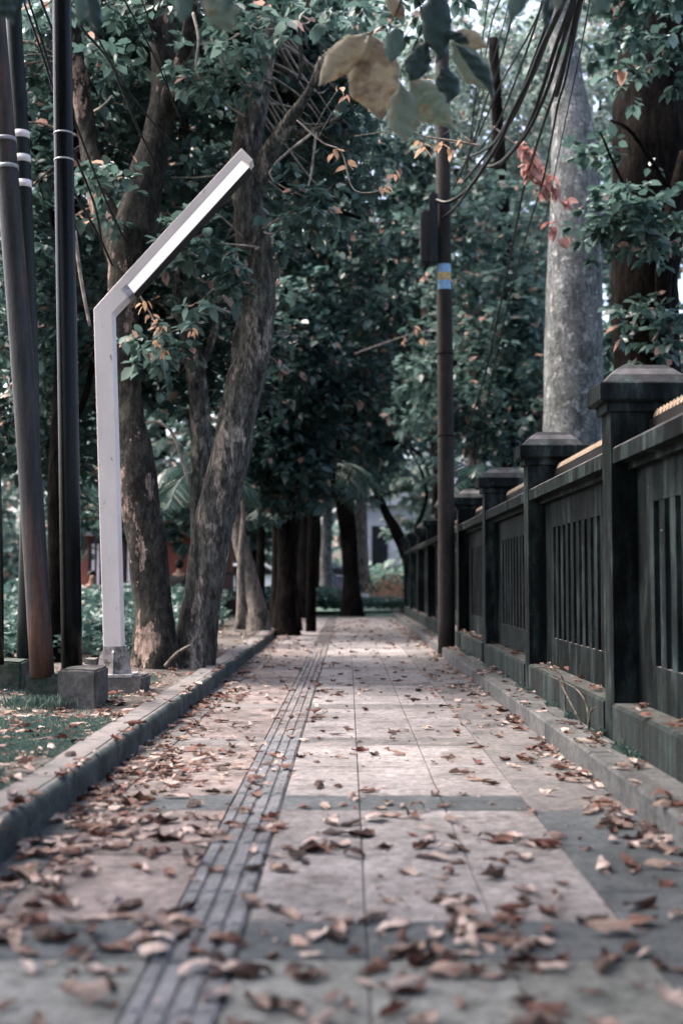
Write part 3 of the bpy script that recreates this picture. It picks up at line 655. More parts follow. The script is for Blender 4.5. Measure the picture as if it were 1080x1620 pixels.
# tree at the path end
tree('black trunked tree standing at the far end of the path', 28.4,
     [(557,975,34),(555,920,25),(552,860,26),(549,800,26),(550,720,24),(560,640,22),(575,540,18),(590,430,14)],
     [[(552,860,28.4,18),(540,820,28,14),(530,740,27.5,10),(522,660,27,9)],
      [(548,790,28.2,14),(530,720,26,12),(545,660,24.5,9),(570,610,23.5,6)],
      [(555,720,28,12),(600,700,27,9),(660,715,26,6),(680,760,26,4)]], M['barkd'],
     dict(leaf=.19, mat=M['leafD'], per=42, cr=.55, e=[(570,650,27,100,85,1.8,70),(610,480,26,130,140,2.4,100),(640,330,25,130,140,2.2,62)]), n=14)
tree('pale grey trunk far off left of the black trunk', 36, [(517,925,20),(516,880,18),(518,820,16),(520,700,14),(525,500,12)], [], M['palm'],
     dict(leaf=.28, mat=M['leafF'], per=36, cr=.8, e=[(500,640,36,120,150,2.5,90)]), n=12)
tree('pale brown trunk close behind the black trunk', 33, [(575,935,20),(573,880,20),(571,820,20),(572,740,18),(580,640,14),(585,500,10)], [], M['barkl'],
     dict(leaf=.26, mat=M['leafF'], per=36, cr=.7, e=[(560,690,33,70,70,2.2,35),(640,560,33,130,120,2.5,80)]), n=12)
tree('dark tree leaning left over the wall far along the path', 27.8,
     [(652,965,18),(650,910,20),(640,870,20),(626,840,18),(612,815,14),(596,780,10),(570,740,8)],
     [[(640,870,27.8,9),(672,800,27,6),(668,750,26.5,5),(640,700,26,3)]], M['barkd'],
     dict(leaf=.20, mat=M['leafF'], per=30, cr=.5, e=[(570,740,28,50,50,1.5,24),(600,700,28,60,40,1.2,20)]), n=12)
# --- behind the wall
def trunk_thing(label, Y, trunk, m, cspec, limbs=(), **k): return tree(label, Y, trunk, list(limbs), m, cspec, **k)
trunk_thing('thick pale grey palm trunk behind the wall', 15.0,
     [(902,925,104),(904,760,96),(906,600,92),(908,460,88),(910,320,82),(906,220,70),(898,140,54),(892,60,44),(888,-40,40)], M['palm'], None, n=28, wob=.05, flare=1.0, name='palm_tree')
trunk_thing('huge dark trunk rising at the upper right edge', 13.0,
     [(1030,925,120),(1030,700,112),(1020,560,100),(1022,420,108),(1025,300,118),(1030,180,120),(1035,60,112),(1040,-80,100)], M['barkd'],
     dict(leaf=.12, mat=M['leafA'], per=36, cr=.3, e=[(1030,40,11.5,120,90,.7,24),(1000,360,12,80,50,.5,22),(960,260,12.4,40,40,.4,3),(1040,520,12.2,70,60,.4,9)]),
     limbs=[[(1062,620,12.6,22),(1048,480,12.5,26),(1058,360,12.4,26),(1085,240,12.3,22)], [(1040,380,12.3,10),(990,300,12,6),(950,210,11.8,3)], [(1060,300,12.3,9),(1000,210,12,6),(965,190,11.8,3)]], n=28, wob=.14, flare=1.0)
trunk_thing('dark brown trunk half hidden behind the wall caps', 21,
     [(812,930,42),(812,800,40),(812,700,38),(812,620,36),(808,520,32),(800,400,26),(790,250,20),(780,60,16)], M['barkd'],
     dict(leaf=.15, mat=M['leafF'], per=36, cr=.42, b=-.12, e=[(800,520,20,90,110,1.2,75),(760,390,20.5,100,110,1.4,60),(700,600,22,70,120,1.4,50),(880,460,22,80,120,1.4,50)]),
     limbs=[[(810,600,21,18),(770,570,20.6,14),(735,580,20.3,10),(690,560,20,7)]], n=16, flare=1.0)
trunk_thing('bushy tree behind the middle of the wall', 19,
     [(742,915,20),(740,830,18),(744,760,16),(752,690,14),(770,620,12)], M['bark'],
     dict(leaf=.15, mat=M['leafD'], per=36, cr=.36, e=[(760,640,19,70,60,1,32),(800,690,20,50,40,1,14),(960,600,17,70,80,1,38),(860,600,19,50,60,.8,12)]), n=10, flare=1.0, twigs=0)
# --- sparse upper right canopy, sky shows through
trunk_thing('tall thin tree whose sparse crown lets the white sky through', 24,
     [(760,920,18),(762,700,16),(768,480,14),(775,300,12),(790,120,10)], M['bark'],
     dict(leaf=.11, mat=M['leafP'], per=54, cr=.5, e=[(760,150,23,140,170,2,125),(850,330,24,110,150,1.6,75),(960,90,20,140,150,1.5,85),(640,110,20,120,130,1.6,55)]), n=10, flare=1.0)
# --- far trees closing the view
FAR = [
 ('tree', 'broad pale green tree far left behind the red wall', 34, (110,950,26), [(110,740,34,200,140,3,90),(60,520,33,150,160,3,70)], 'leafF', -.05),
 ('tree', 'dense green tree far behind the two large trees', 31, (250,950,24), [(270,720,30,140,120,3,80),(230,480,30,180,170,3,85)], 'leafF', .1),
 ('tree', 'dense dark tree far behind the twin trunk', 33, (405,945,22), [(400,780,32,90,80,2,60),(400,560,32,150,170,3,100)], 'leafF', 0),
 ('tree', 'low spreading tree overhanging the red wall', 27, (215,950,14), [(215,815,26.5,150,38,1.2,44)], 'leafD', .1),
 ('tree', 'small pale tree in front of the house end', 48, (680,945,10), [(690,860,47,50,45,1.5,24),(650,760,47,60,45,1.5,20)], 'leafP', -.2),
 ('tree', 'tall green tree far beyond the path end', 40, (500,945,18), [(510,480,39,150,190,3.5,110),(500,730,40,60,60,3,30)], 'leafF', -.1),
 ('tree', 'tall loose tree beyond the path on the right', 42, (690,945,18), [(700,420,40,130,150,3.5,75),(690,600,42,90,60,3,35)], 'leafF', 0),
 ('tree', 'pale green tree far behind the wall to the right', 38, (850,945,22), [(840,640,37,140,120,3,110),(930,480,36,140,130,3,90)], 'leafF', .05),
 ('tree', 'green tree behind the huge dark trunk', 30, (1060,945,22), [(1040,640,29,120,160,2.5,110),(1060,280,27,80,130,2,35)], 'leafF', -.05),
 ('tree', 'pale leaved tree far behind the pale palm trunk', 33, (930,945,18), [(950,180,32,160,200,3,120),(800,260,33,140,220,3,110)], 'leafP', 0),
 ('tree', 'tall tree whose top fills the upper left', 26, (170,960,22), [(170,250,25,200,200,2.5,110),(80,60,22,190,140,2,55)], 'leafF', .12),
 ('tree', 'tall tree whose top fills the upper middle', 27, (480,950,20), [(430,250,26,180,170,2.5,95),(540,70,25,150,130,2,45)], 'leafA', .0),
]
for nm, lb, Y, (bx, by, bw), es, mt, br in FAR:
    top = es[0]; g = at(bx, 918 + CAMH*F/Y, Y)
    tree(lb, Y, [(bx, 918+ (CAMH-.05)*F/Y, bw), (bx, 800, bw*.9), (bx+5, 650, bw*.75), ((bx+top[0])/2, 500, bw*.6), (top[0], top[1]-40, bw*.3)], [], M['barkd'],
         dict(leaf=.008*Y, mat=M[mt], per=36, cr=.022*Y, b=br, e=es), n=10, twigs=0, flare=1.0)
# foliage mass of the wood far behind
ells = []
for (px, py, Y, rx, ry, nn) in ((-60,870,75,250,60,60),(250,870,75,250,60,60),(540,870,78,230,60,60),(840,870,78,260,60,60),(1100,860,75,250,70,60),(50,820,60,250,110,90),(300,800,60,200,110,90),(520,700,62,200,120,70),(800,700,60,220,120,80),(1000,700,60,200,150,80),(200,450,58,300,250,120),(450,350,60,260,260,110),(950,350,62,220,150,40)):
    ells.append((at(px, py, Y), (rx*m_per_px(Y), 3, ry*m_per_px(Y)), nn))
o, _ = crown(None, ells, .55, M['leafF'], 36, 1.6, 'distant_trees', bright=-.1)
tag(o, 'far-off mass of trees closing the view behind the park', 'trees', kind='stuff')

# unseen tree behind the viewer, its crowns placed to shade the near path
ov = tree('unseen broad tree placed to shade the near end of the path', 3.2, [(-1100,1400,300),(-1000,600,260),(-900,-200,220),(-700,-900,180)], [], M['bark'], None, n=16)
o, _ = crown(ov, [((-1.2,-.5,5.6),(3.2,3.0,1.2),170),((1.6,.2,5.8),(2.6,2.6,1.0),110),((-3.2,4.5,6.2),(1.4,2.6,1.0),60),((-3.6,3.6,5.5),(3.4,1.9,.6),230),((-.6,4.4,5.9),(2.6,1.5,.5),90)], .16, M['leafA'], 36, .34)

bh = tree('unseen leafy tree behind the viewer, holding back light from there', -6, [(540,1400,300),(560,900,260)], [], M['bark'], None, n=12) if False else empty('tree', (-3.2,-6,0), 'unseen leafy tree behind the viewer, holding back light from there', 'tree')
MB().tube([(-3.2,-6,-.1),(-3.1,-6,2),(-3.0,-6,4.5)], [.3,.25,.18], 12, .1).build('trunk', M['bark'], bh)
crown(bh, [((-2.6,-6,4.4),(4.5,2.0,3.2),80),((2.8,-6.5,4.2),(4,2,3.4),60)], .22, M['leafD'], 30, .5)  # crowns out of view, added to cut the light from behind
# ---- palm fronds
def frond(mb_v, mb_f, tint, base, d0, length, droop, nseg=14, leafl=.5, wl=.03):
    base = Vector(base); d = Vector(d0).normalized(); p = base.copy(); pts = [p.copy()]
    for i in range(nseg):
        d = (d + Vector((0,0,-droop/nseg))).normalized(); p = p + d*(length/nseg); pts.append(p.copy())
    for i in range(1, nseg+1):
        t = i/nseg; ax = (pts[i]-pts[i-1]).normalized(); side = ax.cross(Vector((0,0,1))).normalized(); up = side.cross(ax)
        ll = leafl*math.sin(math.pi*(.15+.8*t))
        for k in (-1, 1):
            for h in (0, .5):
                b0 = pts[i-1].lerp(pts[i], h); dd = (side*k + ax*.55 - Vector((0,0,.35)) + Vector(rng.normal(0,.08,3))).normalized()
                w_ = ax*wl; n0 = len(mb_v)
                mb_v += [b0-w_*.4, b0+w_*.6, b0+dd*ll*.6+w_*.5-up*.02, b0+dd*ll-up*ll*.15]
                mb_f.append((n0, n0+1, n0+2, n0+3)); tint += [rng.random()]*4
    return pts
def palm_plant(label, base, h, nfr, length, parent=None, seed=0, up=.9, droop=1.6, leafl=.45):
    e = empty('palm_plant', base, label, 'palm')
    b = Vector(base)
    MB().tube([b-Vector((0,0,.05)), b+Vector((0,0,h*.5)), b+Vector((.03,0,h))], [.09,.075,.06], 10, .1).build('stem', M['barkd'], e)
    for i in range(nfr):
        a = 2*math.pi*i/nfr + rng.uniform(-.2,.2); V = []; Fc = []; T = []
        pts = frond(V, Fc, T, b+Vector((.03,0,h)), (math.cos(a), math.sin(a), up+rng.uniform(-.3,.5)), length*rng.uniform(.8,1.1), droop, leafl=leafl)
        me = np_mesh('frond', np.array([tuple(v) for v in V]), np.array(Fc), np.array(T)); fo = link('frond', me, M['palmleaf'], e)
        MB().tube(pts, [.012*(1-j/len(pts))+.003 for j in range(len(pts))], 5).build('stalk', M['palmleaf'], fo).parent = fo
    return e
palm_plant('fan of palm fronds showing above the wall caps', (at(775,720,17).x, 17, .05), 2.1, 11, 1.5)
palm_plant('drooping palm fronds in the shade between the large trunks', (at(318,700,16).x, 16, .12), 2.1, 9, 1.1, droop=2.6)
palm_plant('drooping palm hanging beside the dark twin trunk', (at(492,900,20).x, 20, .0), 2.6, 12, 1.6, droop=2.6)
palm_plant('dark palm fronds just left of the twin trunk', (at(412,900,21).x, 21, .12), 2.2, 12, 1.5, droop=2.4)
# palm head seen behind the lower cap of the pale trunk
# ---- branches with special leaves
def leaf_thing(me_name, mat, parent, P, d, size, wid, tint=.5): pass
def sprig(label, pts, r, clusters, mat, leaf, cat='branch', name='branch', per=7, wid=.85):
    P, rr = smooth_path([at(*p) for p in pts], [r*(1-.7*i/(len(pts)-1)) for i in range(len(pts))], 5)
    e = empty(name, P[0], label, cat); MB().tube(P, rr, 6).build('twig', M['twig'], e)
    for (px, py, Y) in clusters:
        c = at(px, py, Y); q = min(P, key=lambda v: (v-c).length)
        MB().tube([q, (q+c)/2+Vector((0,0,.02)), c], [.004,.003,.002], 5).build('twig', M['twig'], e)
        for k in range(per):
            d = np.array([[rng.normal(0,.6), rng.normal(0,.6), rng.uniform(-1.6,-.2)]]); c = at(px+rng.normal(0,4), py+rng.normal(0,4), Y)
            leaves(np.array([tuple(c)]), d, np.array([leaf*rng.uniform(.7,1.2)]), wid, np.array([rng.random()]), 'leaf', mat, e)
    return e
sprig('branch of tan oval leaves hanging at the top of the brown pole', [(760,230,9),(715,222,9),(670,215,9),(640,205,9),(560,215,9)], .010,
      [(662,222,9),(700,228,9),(712,236,9),(672,232,9.1),(725,215,9)], M['tan'], .085, per=3)
sprig('twig of pale tan leaves left of the hanging big leaves', [(470,190,9.4),(510,225,9.3),(540,240,9.2),(560,300,9.1),(610,300,9)], .008,
      [(535,140,9.2),(545,150,9.2),(530,240,9.2),(548,262,9.2),(605,295,9.1),(622,275,9.1)], M['tan'], .085, per=3)
sprig('drooping branch of coral red dry leaves before the pale trunk', [(780,200,12),(810,225,12),(835,245,12),(860,290,12),(880,350,12)], .012,
      [(825,225,12),(842,245,12),(830,260,12),(870,290,12),(853,285,12),(835,235,12),(850,255,12),(865,275,12),(858,300,12),(880,300,12),(895,315,12),(872,355,12),(838,270,12),(880,380,12)], M['coral'], .13, per=7)
sprig('twig of dry pinkish leaves hanging under the lamp arm', [(205,440,9.6),(240,500,9.6),(255,540,9.5),(262,600,9.5)], .008,
      [(240,500,9.5),(255,515,9.5),(248,540,9.5),(262,555,9.5),(230,480,9.5),(305,520,9.6)], M['tan'], .07, per=4)
sprig('small twig of coral leaves right of the leaning grey trunk', [(420,560,10.6),(435,570,10.5),(447,590,10.4)], .005, [(445,590,10.4),(442,575,10.4)], M['coral'], .07, per=3)
sprig('bare twig tangle with a few coral leaves over the path', [(560,560,17),(600,545,17),(645,530,17),(690,520,17)], .012,
      [(640,540,17),(655,520,17),(670,535,17)], M['tan'], .10, per=3)

# bare thin branches
def bare(label, lines, mat):
    e = None
    for ln in lines:
        P, rr = smooth_path([at(a,b,y_) for a,b,y_,w_ in ln], [w_/2*m_per_px(ln[0][2]) for a,b,y_,w_ in ln], 5)
        if e is None: e = empty('branch', P[0], label, 'branch')
        MB().tube(P, rr, 6, .1, 6).build('twig', mat, e)
bare('pale bare twigs curling in front of the upper left trunks', [[(305,20,9.6,5),(314,60,9.5,5),(310,100,9.5,4),(313,120,9.5,2)],[(335,60,9.6,4),(350,95,9.6,4),(360,120,9.6,2)],[(150,175,9.8,5),(165,165,9.7,4),(178,150,9.7,2)],[(118,365,8.8,7),(128,440,8.8,6),(142,515,8.8,5)]], M['twig'])
bare('pale twigs at the foot of the black trunks in the shade', [[(225,670,11,4),(250,668,11,4),(275,690,11,5),(300,770,11,6)],[(262,735,11,3),(280,710,11,3)]], M['twig'])
bare('dark bare branch slanting over the middle of the path', [[(580,620,19,5),(560,660,19,9),(540,690,19,10),(528,735,19,9),(526,790,19,7)]], M['barkd'])
bare('dark branch crossing right of the lamp head', [[(400,250,11,16),(450,295,11,14),(500,320,11,10),(570,345,11,5)]], M['barkd'])
bare('thick pale stick lying on soil against the grey tree', [[(262,1054,9.4,7),(280,1034,9.3,6),(300,1022,9.2,5)]], M['barkl'])
bare('pale sapling stems leaning beside the small kerb tree', [[(380,996,17.2,17),(382,940,17.2,15),(380,900,17.2,12),(384,830,17.2,8),(384,780,17.2,5)]], M['barkl'])
# dry vine at the foot of the wall
e = empty('dry_weed', (1.20, 6.6, .1), 'dry bent stalks of a dead weed at the wall foot', 'weed')
for pts in ([(1.20,6.7,.09),(1.19,6.7,.30),(1.12,6.75,.36),(1.04,6.8,.36)], [(1.22,6.3,.09),(1.17,6.5,.24),(1.14,6.6,.33)], [(1.23,6.2,.09),(1.24,6.3,.2),(1.22,6.5,.27),(1.16,6.9,.30)], [(1.21,6.1,.09),(1.21,6.05,.19),(1.23,6.0,.22)]):
    P, rr = smooth_path(pts, [.006,.005,.004,.003][:len(pts)], 5); MB().tube(P, rr, 6).build('stalk', M['barkl'], e)

# ---- big soft leaves close overhead (Y ~ 2.6), each a part of its branch
def big_leaf(parent, pts, Y, mat, curve=.03, dy=0.0):
    """pts: outline spine (px,py,halfwidth px) from stalk to tip"""
    n = len(pts); V = []; Fc = []; mb = MB()
    P = [Vector(p[:2]) for p in pts]; hw = [p[2] for p in pts]
    ss, hh = smooth_path([Vector((p.x, p.y, 0)) for p in P], hw, 5)
    hh = [h_*min(1, (1-i/(len(hh)))*2.4)**.8*min(1, (i+.3)/len(hh)*5) for i, h_ in enumerate(hh)]
    cols = 7
    for i, c in enumerate(ss):
        t = (ss[min(i+1, len(ss)-1)] - ss[max(i-1, 0)]).normalized(); nn = Vector((-t.y, t.x, 0))
        for k in range(cols):
            u = (k/(cols-1))*2-1
            wv = 1 + .05*math.sin(i*1.7 + (1 if u > 0 else 2))
            q = c + nn*(hh[i]*u*wv)
            dep = Y + curve*.5*(abs(u)**1.3) + dy*(i/len(ss)) + .006*math.sin(i*1.3 + u*4) + (.006 if abs(u) < .1 else 0)
            V.append(at(q.x, q.y, dep))
    for i in range(len(ss)-1):
        for k in range(cols-1): a = i*cols+k; Fc.append((a, a+1, a+cols+1, a+cols))
    me = np_mesh('leaf', np.array([tuple(v) for v in V]), np.array(Fc), np.full(len(V), .5)); me.polygons.foreach_set('use_smooth', [True]*len(me.polygons))
    o = link('leaf', me, mat, parent)
    so_ = o.modifiers.new('thick', 'SOLIDIFY'); so_.thickness = .0012
    rib, rr = smooth_path([at(q.x, q.y, Y-.004+dy*(i/len(ss))) for i, q in enumerate(ss)], [.0022*(1-.7*i/len(ss)) for i in range(len(ss))], 1)
    rb = MB().tube(rib, rr, 5)
    for i in range(3, len(ss)-3, 2):
        for sg in (0, cols-1):
            a_ = Vector(V[i*cols+cols//2]); q1 = Vector(V[min(i+2, len(ss)-1)*cols+sg]); off_ = Vector((0, -.0025, 0))
            rb.tube([a_+off_, (a_+q1)/2+off_, a_.lerp(q1, .92)+off_], [.0011,.0009,.0005], 4)
    rb.build('midrib', mat, o).parent = o
    return o
def bl(name, stops, tr=.35, blotch=None): return leafmat(name, [(0, stops), (1, stops)], tr, .55, blotch=blotch)
M['bTan'] = bl('big_leaf_tan', (.46,.41,.31), .62, ((.27,.20,.14), 16.))
M['bPale'] = bl('big_leaf_pale', (.30,.35,.28), .62, ((.36,.31,.22), 18.))
M['bGreen'] = bl('big_leaf_green', (.17,.25,.21), .55)
M['bDark'] = bl('big_leaf_dark', (.018,.042,.036), .12)
YF = 4.3
br = empty('leafy_branch', at(680,-40,YF), 'branch of very large tan and green leaves hanging in at the top', 'branch')
P, rr = smooth_path([at(640,-60,YF), at(668,20,YF), at(672,60,YF), at(682,100,YF+.05)], [.006,.005,.004,.003], 5); MB().tube(P, rr, 6).build('twig', M['barkd'], br)
P, rr = smooth_path([at(640,-20,YF+.1), at(622,30,YF+.05), at(590,50,YF), at(580,56,YF)], [.004,.003,.002,.002], 5); MB().tube(P, rr, 6).build('twig', M['barkd'], br)
P, rr = smooth_path([at(668,40,YF), at(655,75,YF), at(635,110,YF), at(634,128,YF)], [.004,.003,.002,.002], 5); MB().tube(P, rr, 6).build('twig', M['barkd'], br)
for args in (
    ([(578,52,4),(560,72,22),(538,95,24),(516,120,16),(504,136,3)], YF+.05, M['bTan'], .05),
    ([(585,50,8),(590,90,38),(592,135,42),(598,165,28),(602,190,4)], YF+.10, M['bTan'], .05),
    ([(628,40,4),(624,60,15),(620,85,14),(616,100,2)], YF-.05, M['bGreen'], .03),
    ([(634,128,4),(636,160,22),(638,190,26),(640,212,18),(640,224,10)], YF, M['bPale'], .05),
    ([(645,120,6),(665,145,26),(680,165,30),(700,185,22),(718,205,6)], YF+.12, M['bPale'], .04),
    ([(712,65,6),(730,85,18),(752,110,24),(768,130,18),(782,150,3)], YF+.12, M['bPale'], .03),
    ([(714,52,4),(735,58,14),(752,66,16),(770,74,8)], YF+.14, M['bTan'], .02),
    ([(688,-20,14),(690,20,24),(692,55,22),(696,82,12),(690,100,3)], YF-.1, M['bDark'], .02),
    ([(676,62,4),(668,80,14),(660,100,20),(652,118,17),(646,126,6)], YF-.06, M['bDark'], .02),
    ([(718,68,3),(740,88,9),(758,108,13),(772,130,10),(780,158,2)], YF-.12, M['bDark'], .02),
    ([(700,50,4),(718,56,8),(732,62,9),(742,68,3)], YF-.12, M['bDark'], .01),
    ([(696,105,4),(705,125,18),(712,145,17),(706,162,6)], YF-.02, M['bDark'], .03),
    ([(610,-10,3),(622,6,12),(632,20,12),(640,30,4)], YF+.2, M['bTan'], .02)):
    big_leaf(br, *args)
br2 = empty('leafy_branch', at(340,-40,2.8), 'two soft green leaves dipping in at the top left of centre', 'branch')
P, rr = smooth_path([at(340,-70,2.8), at(330,-40,2.8), at(325,-15,2.8)], [.004,.003,.002], 5); MB().tube(P, rr, 6).build('twig', M['barkd'], br2)
for args in (([(292,-30,5),(291,-5,14),(290,20,14),(288,36,3)], 2.8, M['bGreen'], .02), ([(322,-30,10),(340,0,22),(352,20,26),(362,42,14),(368,50,3)], 2.85, M['bPale'], .02), ([(370,-30,5),(362,-10,12),(356,10,12),(352,22,2)], 2.75, M['bGreen'], .02)): big_leaf(br2, *args)
br3 = empty('leafy_branch', at(830,-40,2.8), 'soft green leaves dipping in at the top beside the cables', 'branch')
P, rr = smooth_path([at(850,-70,2.8), at(840,-40,2.8), at(830,-15,2.8)], [.004,.003,.002], 5); MB().tube(P, rr, 6).build('twig', M['barkd'], br3)
for args in (([(835,-30,8),(822,-5,16),(812,15,16),(804,35,4)], 2.8, M['bGreen'], .02), ([(866,-20,5),(864,10,9),(864,35,8),(866,50,2)], 2.85, M['bDark'], .02), ([(876,-30,8),(880,-10,10),(882,8,8),(884,14,2)], 2.8, M['bPale'], .02), ([(960,-40,8),(955,-15,15),(948,10,14),(940,24,3)], 2.8, M['bGreen'], .02)): big_leaf(br3, *args)
br4 = empty('leafy_branch', at(60,-60,3.4), 'dark leaves dipping in at the top left corner among the poles', 'branch')
P, rr = smooth_path([at(60,-90,3.4), at(30,-40,3.4), at(5,0,3.4)], [.004,.003,.002], 5); MB().tube(P, rr, 6).build('twig', M['barkd'], br4)
for args in (([(-20,-20,8),(0,5,16),(14,20,14),(22,38,3)], 3.4, M['bDark'], .02), ([(40,-20,6),(28,0,12),(14,14,12),(0,26,3)], 3.5, M['bDark'], .02), ([(125,-20,6),(128,5,10),(128,25,10),(124,42,3)], 3.4, M['bGreen'], .02), ([(140,-30,8),(146,0,12),(150,30,12),(152,48,3)], 3.5, M['bDark'], .02)): big_leaf(br4, *args)

# ================================================================= GROUND COVER, GRASS
def cover(name, label, region, n, leaf, h, mat, cat, mound=.3):
    (x0,x1,y0,y1) = region; P = rng.uniform(0,1,(n,3)); x = x0+(x1-x0)*P[:,0]; y = y0+(y1-y0)*P[:,1]
    hh = np.array([h*(.45+.75*abs(noise.noise(Vector((a*1.1, b*.9, 3.1))))+.4*noise.noise(Vector((a*3, b*3, 1)))) for a, b in zip(x, y)])
    z = VZ*.9 + hh*np.sqrt(P[:,2]); pos = np.stack([x,y,z],1)
    d = rng.normal(0,1,(n,3)); d[:,2] = np.abs(d[:,2])*.5+.1
    o = leaves(pos, d, leaf*rng.uniform(.6,1.3,n), 1.1, np.clip(rng.normal(.45,.25,n),0,1), name, mat, None); return tag(o, label, cat, kind='stuff')
cover('ground_cover', 'low leafy plants filling the bed behind the poles and trees', (-7.5,-1.95,10.8,20), 36000, .085, .34, M['cover'], 'plants')
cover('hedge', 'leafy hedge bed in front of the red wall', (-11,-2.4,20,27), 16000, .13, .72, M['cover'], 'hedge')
cover('shrub_bed', 'green shrubs beyond the path end, gap light put into their colour', (-2.6,.25,28.9,33), 9000, .16, .62, M['cover_lit'], 'shrubs')
cover('shrub_bed', 'low green plants on the right beyond the path end', (.3,2.0,30.5,34), 2500, .13, .30, M['cover_lit'], 'shrubs')
cover('shrub_bed', 'tall pale shrubs far off in front of the pale house', (.2,6.5,46,50), 5000, .30, 1.5, M['cover_lit'], 'shrubs')
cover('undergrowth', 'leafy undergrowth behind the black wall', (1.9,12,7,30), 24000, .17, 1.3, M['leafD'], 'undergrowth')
def grass(label, regions, n, h, thr=-.22):
    per = n//len(regions); pos = []; 
    for (x0,x1,y0,y1) in regions:
        a = rng.uniform(0,1,(per,2)); pos.append(np.stack([x0+(x1-x0)*a[:,0], y0+(y1-y0)*a[:,1]],1))
    p = np.vstack(pos); keep = np.array([noise.noise(Vector((a*1.6, b*1.6, 0))) + .55*noise.noise(Vector((a*6,b*6,4))) > thr for a, b in p]); p = p[keep]
    z = np.array([surf_z(a,b)-.004 for a, b in p]); pos = np.column_stack([p, z]); m_ = len(pos)
    d = rng.normal(0,.55,(m_,3)); d[:,2] = rng.uniform(.3,1.2,m_)
    o = leaves(pos, d, h*rng.uniform(.5,1.6,m_), .28, np.clip(rng.normal(.45,.28,m_),0,1), 'grass', M['grassm'], None)
    return tag(o, label, 'grass', kind='stuff')
grass('short dull green grass on the verge left of the kerb', [(-1.9,-1.20,3.0,4.6),(-2.1,-1.205,4.2,5.9),(-2.3,-1.215,5.2,6.5)], 120000, .016, -.32)
grass('thin patchy green grass around the poles and blocks', [(-2.9,-1.4,6.3,9.5)], 16000, .02, .0)
grass('low green tufts along the foot of the black wall', [(1.17,1.24,3.2,4.8),(1.19,1.24,4.4,8),(1.19,1.24,8,13)], 3600, .035, .22)
# tufts by the blocks
pp = np.array([[at(px,1100,7).x+rng.normal(0,.05), 6.9+rng.normal(0,.06)] for px in rng.uniform(30,100,500)])
o = leaves(np.column_stack([pp, np.full(len(pp), VZ)]), np.column_stack([rng.normal(0,.3,(len(pp),2)), np.ones(len(pp))]), rng.uniform(.03,.09,len(pp)), .14, rng.uniform(.2,1,len(pp)), 'grass', M['grassm'], None)
tag(o, 'taller grass tuft growing against the mossy block', 'grass', kind='stuff')

# ================================================================= FALLEN LEAVES
def dry_leaf_mesh(seed):
    r = random.Random(seed); L = 1.0; wmax = r.uniform(.17,.31); nU, nV = 7, 4
    cu = r.uniform(-1.4,3.6); cv = r.uniform(.4,3.6); tw = r.uniform(-1.6,1.6); V = []
    asym = r.uniform(-.1,.1)
    for i in range(nU+1):
        t = i/nU; wd = wmax*(math.sin(math.pi*min(1, (t*.98+.01)**.85))**.95)+.004; 
        for k in range(nV+1):
            u = k/nV*2-1; x = wd*u*(1+.18*math.sin(i*2.1+k*1.7+seed)); yv = t*L - .5
            a = cu*(t-.5); zz = .20*cu*(t-.5)**2*1.6 + cv*.34*(x**2)/wmax
            zz += tw*x*(t-.5) + .035*math.sin(t*11+u*3+seed) + .03*math.sin(u*6+t*5+seed*2)
            V.append((x*(1-.22*abs(cv)*abs(u)*.6)+asym*t*t, yv*math.cos(a*.5), zz))
    zmin = min(v[2] for v in V); V = [(x,y_,z-zmin) for x,y_,z in V]
    Fc = [(i*(nV+1)+k, i*(nV+1)+k+1, (i+1)*(nV+1)+k+1, (i+1)*(nV+1)+k) for i in range(nU) for k in range(nV)]
    # stalk
    b = len(V); m_ = nV//2; p = V[m_]
    V += [(p[0]-.012,p[1],p[2]),(p[0]+.012,p[1],p[2]),(p[0]+.06,p[1]-.22,p[2]+.03),(p[0]+.045,p[1]-.22,p[2]+.03)]; Fc.append((b,b+1,b+2,b+3))
    return np.array(V), np.array(Fc)
PROT = [dry_leaf_mesh(s) for s in range(14)]
def leaf_density(x, y):
    """relative cover of dead leaves over the ground"""
    if y < 1.9: return .4
    d = .0
    if -1.07 < x < PXR:
        d = .30 if y > 4.2 else .42
        d += 2.3*math.exp(-((x+1.02)/.20)**2)*(1.0 if y < 9 else .6)
        d += 1.3*math.exp(-((x+.85)/.35)**2)*math.exp(-((y-4.2)/1.6)**2)
        d += 1.6*math.exp(-((x-1.0)/.11)**2)*(1.3 if y < 6 else .8)
        if y < 3.9: d += .75 + .9*math.exp(-((y-2.95)/.35)**2)*(1 if x > -.2 else .7)
        d *= .55 + 1.3*max(0, noise.noise(Vector((x*2.1, y*1.3, 5)))+.35)
        if 4.9 < y < 8 and -.2 < x < .65: d *= .42
        if y > 16: d *= 1.3
    elif -1.04 > x > -1.21: d = .07
    elif x <= -1.21 and x > -4.5: d = 1.5 if 5.4 < y < 9 else .85
    elif 1.05 < x < 1.24: d = .55
    elif 1.25 < x < 1.375: d = .65
    return d
pts = []
tries = 0
while len(pts) < 3600 and tries < 34000:
    tries += 1
    y = 1.75 + (random.random()**1.7)*24; x = random.uniform(-3.2, 1.37)
    if x < -1.4 and y < 3.5: continue
    if random.random() < leaf_density(x, y)*(.55 if x < -1.4 else 1)*.55*min(1, 3.2/y+.35)*(.17 if y < 2.6 else .25 if y < 3.8 else .62 if y < 5 else .95)*(.75 if (y < 4 and x < .2 and x > -.5) else 1):
        # visible from the path view
        if abs((x)/y) > .34: continue
        pts.append((x, y))
pts.sort(key=lambda p: p[1])
kinds = ['pale']*36 + ['tan']*30 + ['rust']*20 + ['dark']*14
words = {'pale': ('beige',), 'tan': ('tan',), 'rust': ('russet',), 'dark': ('blackish',)}
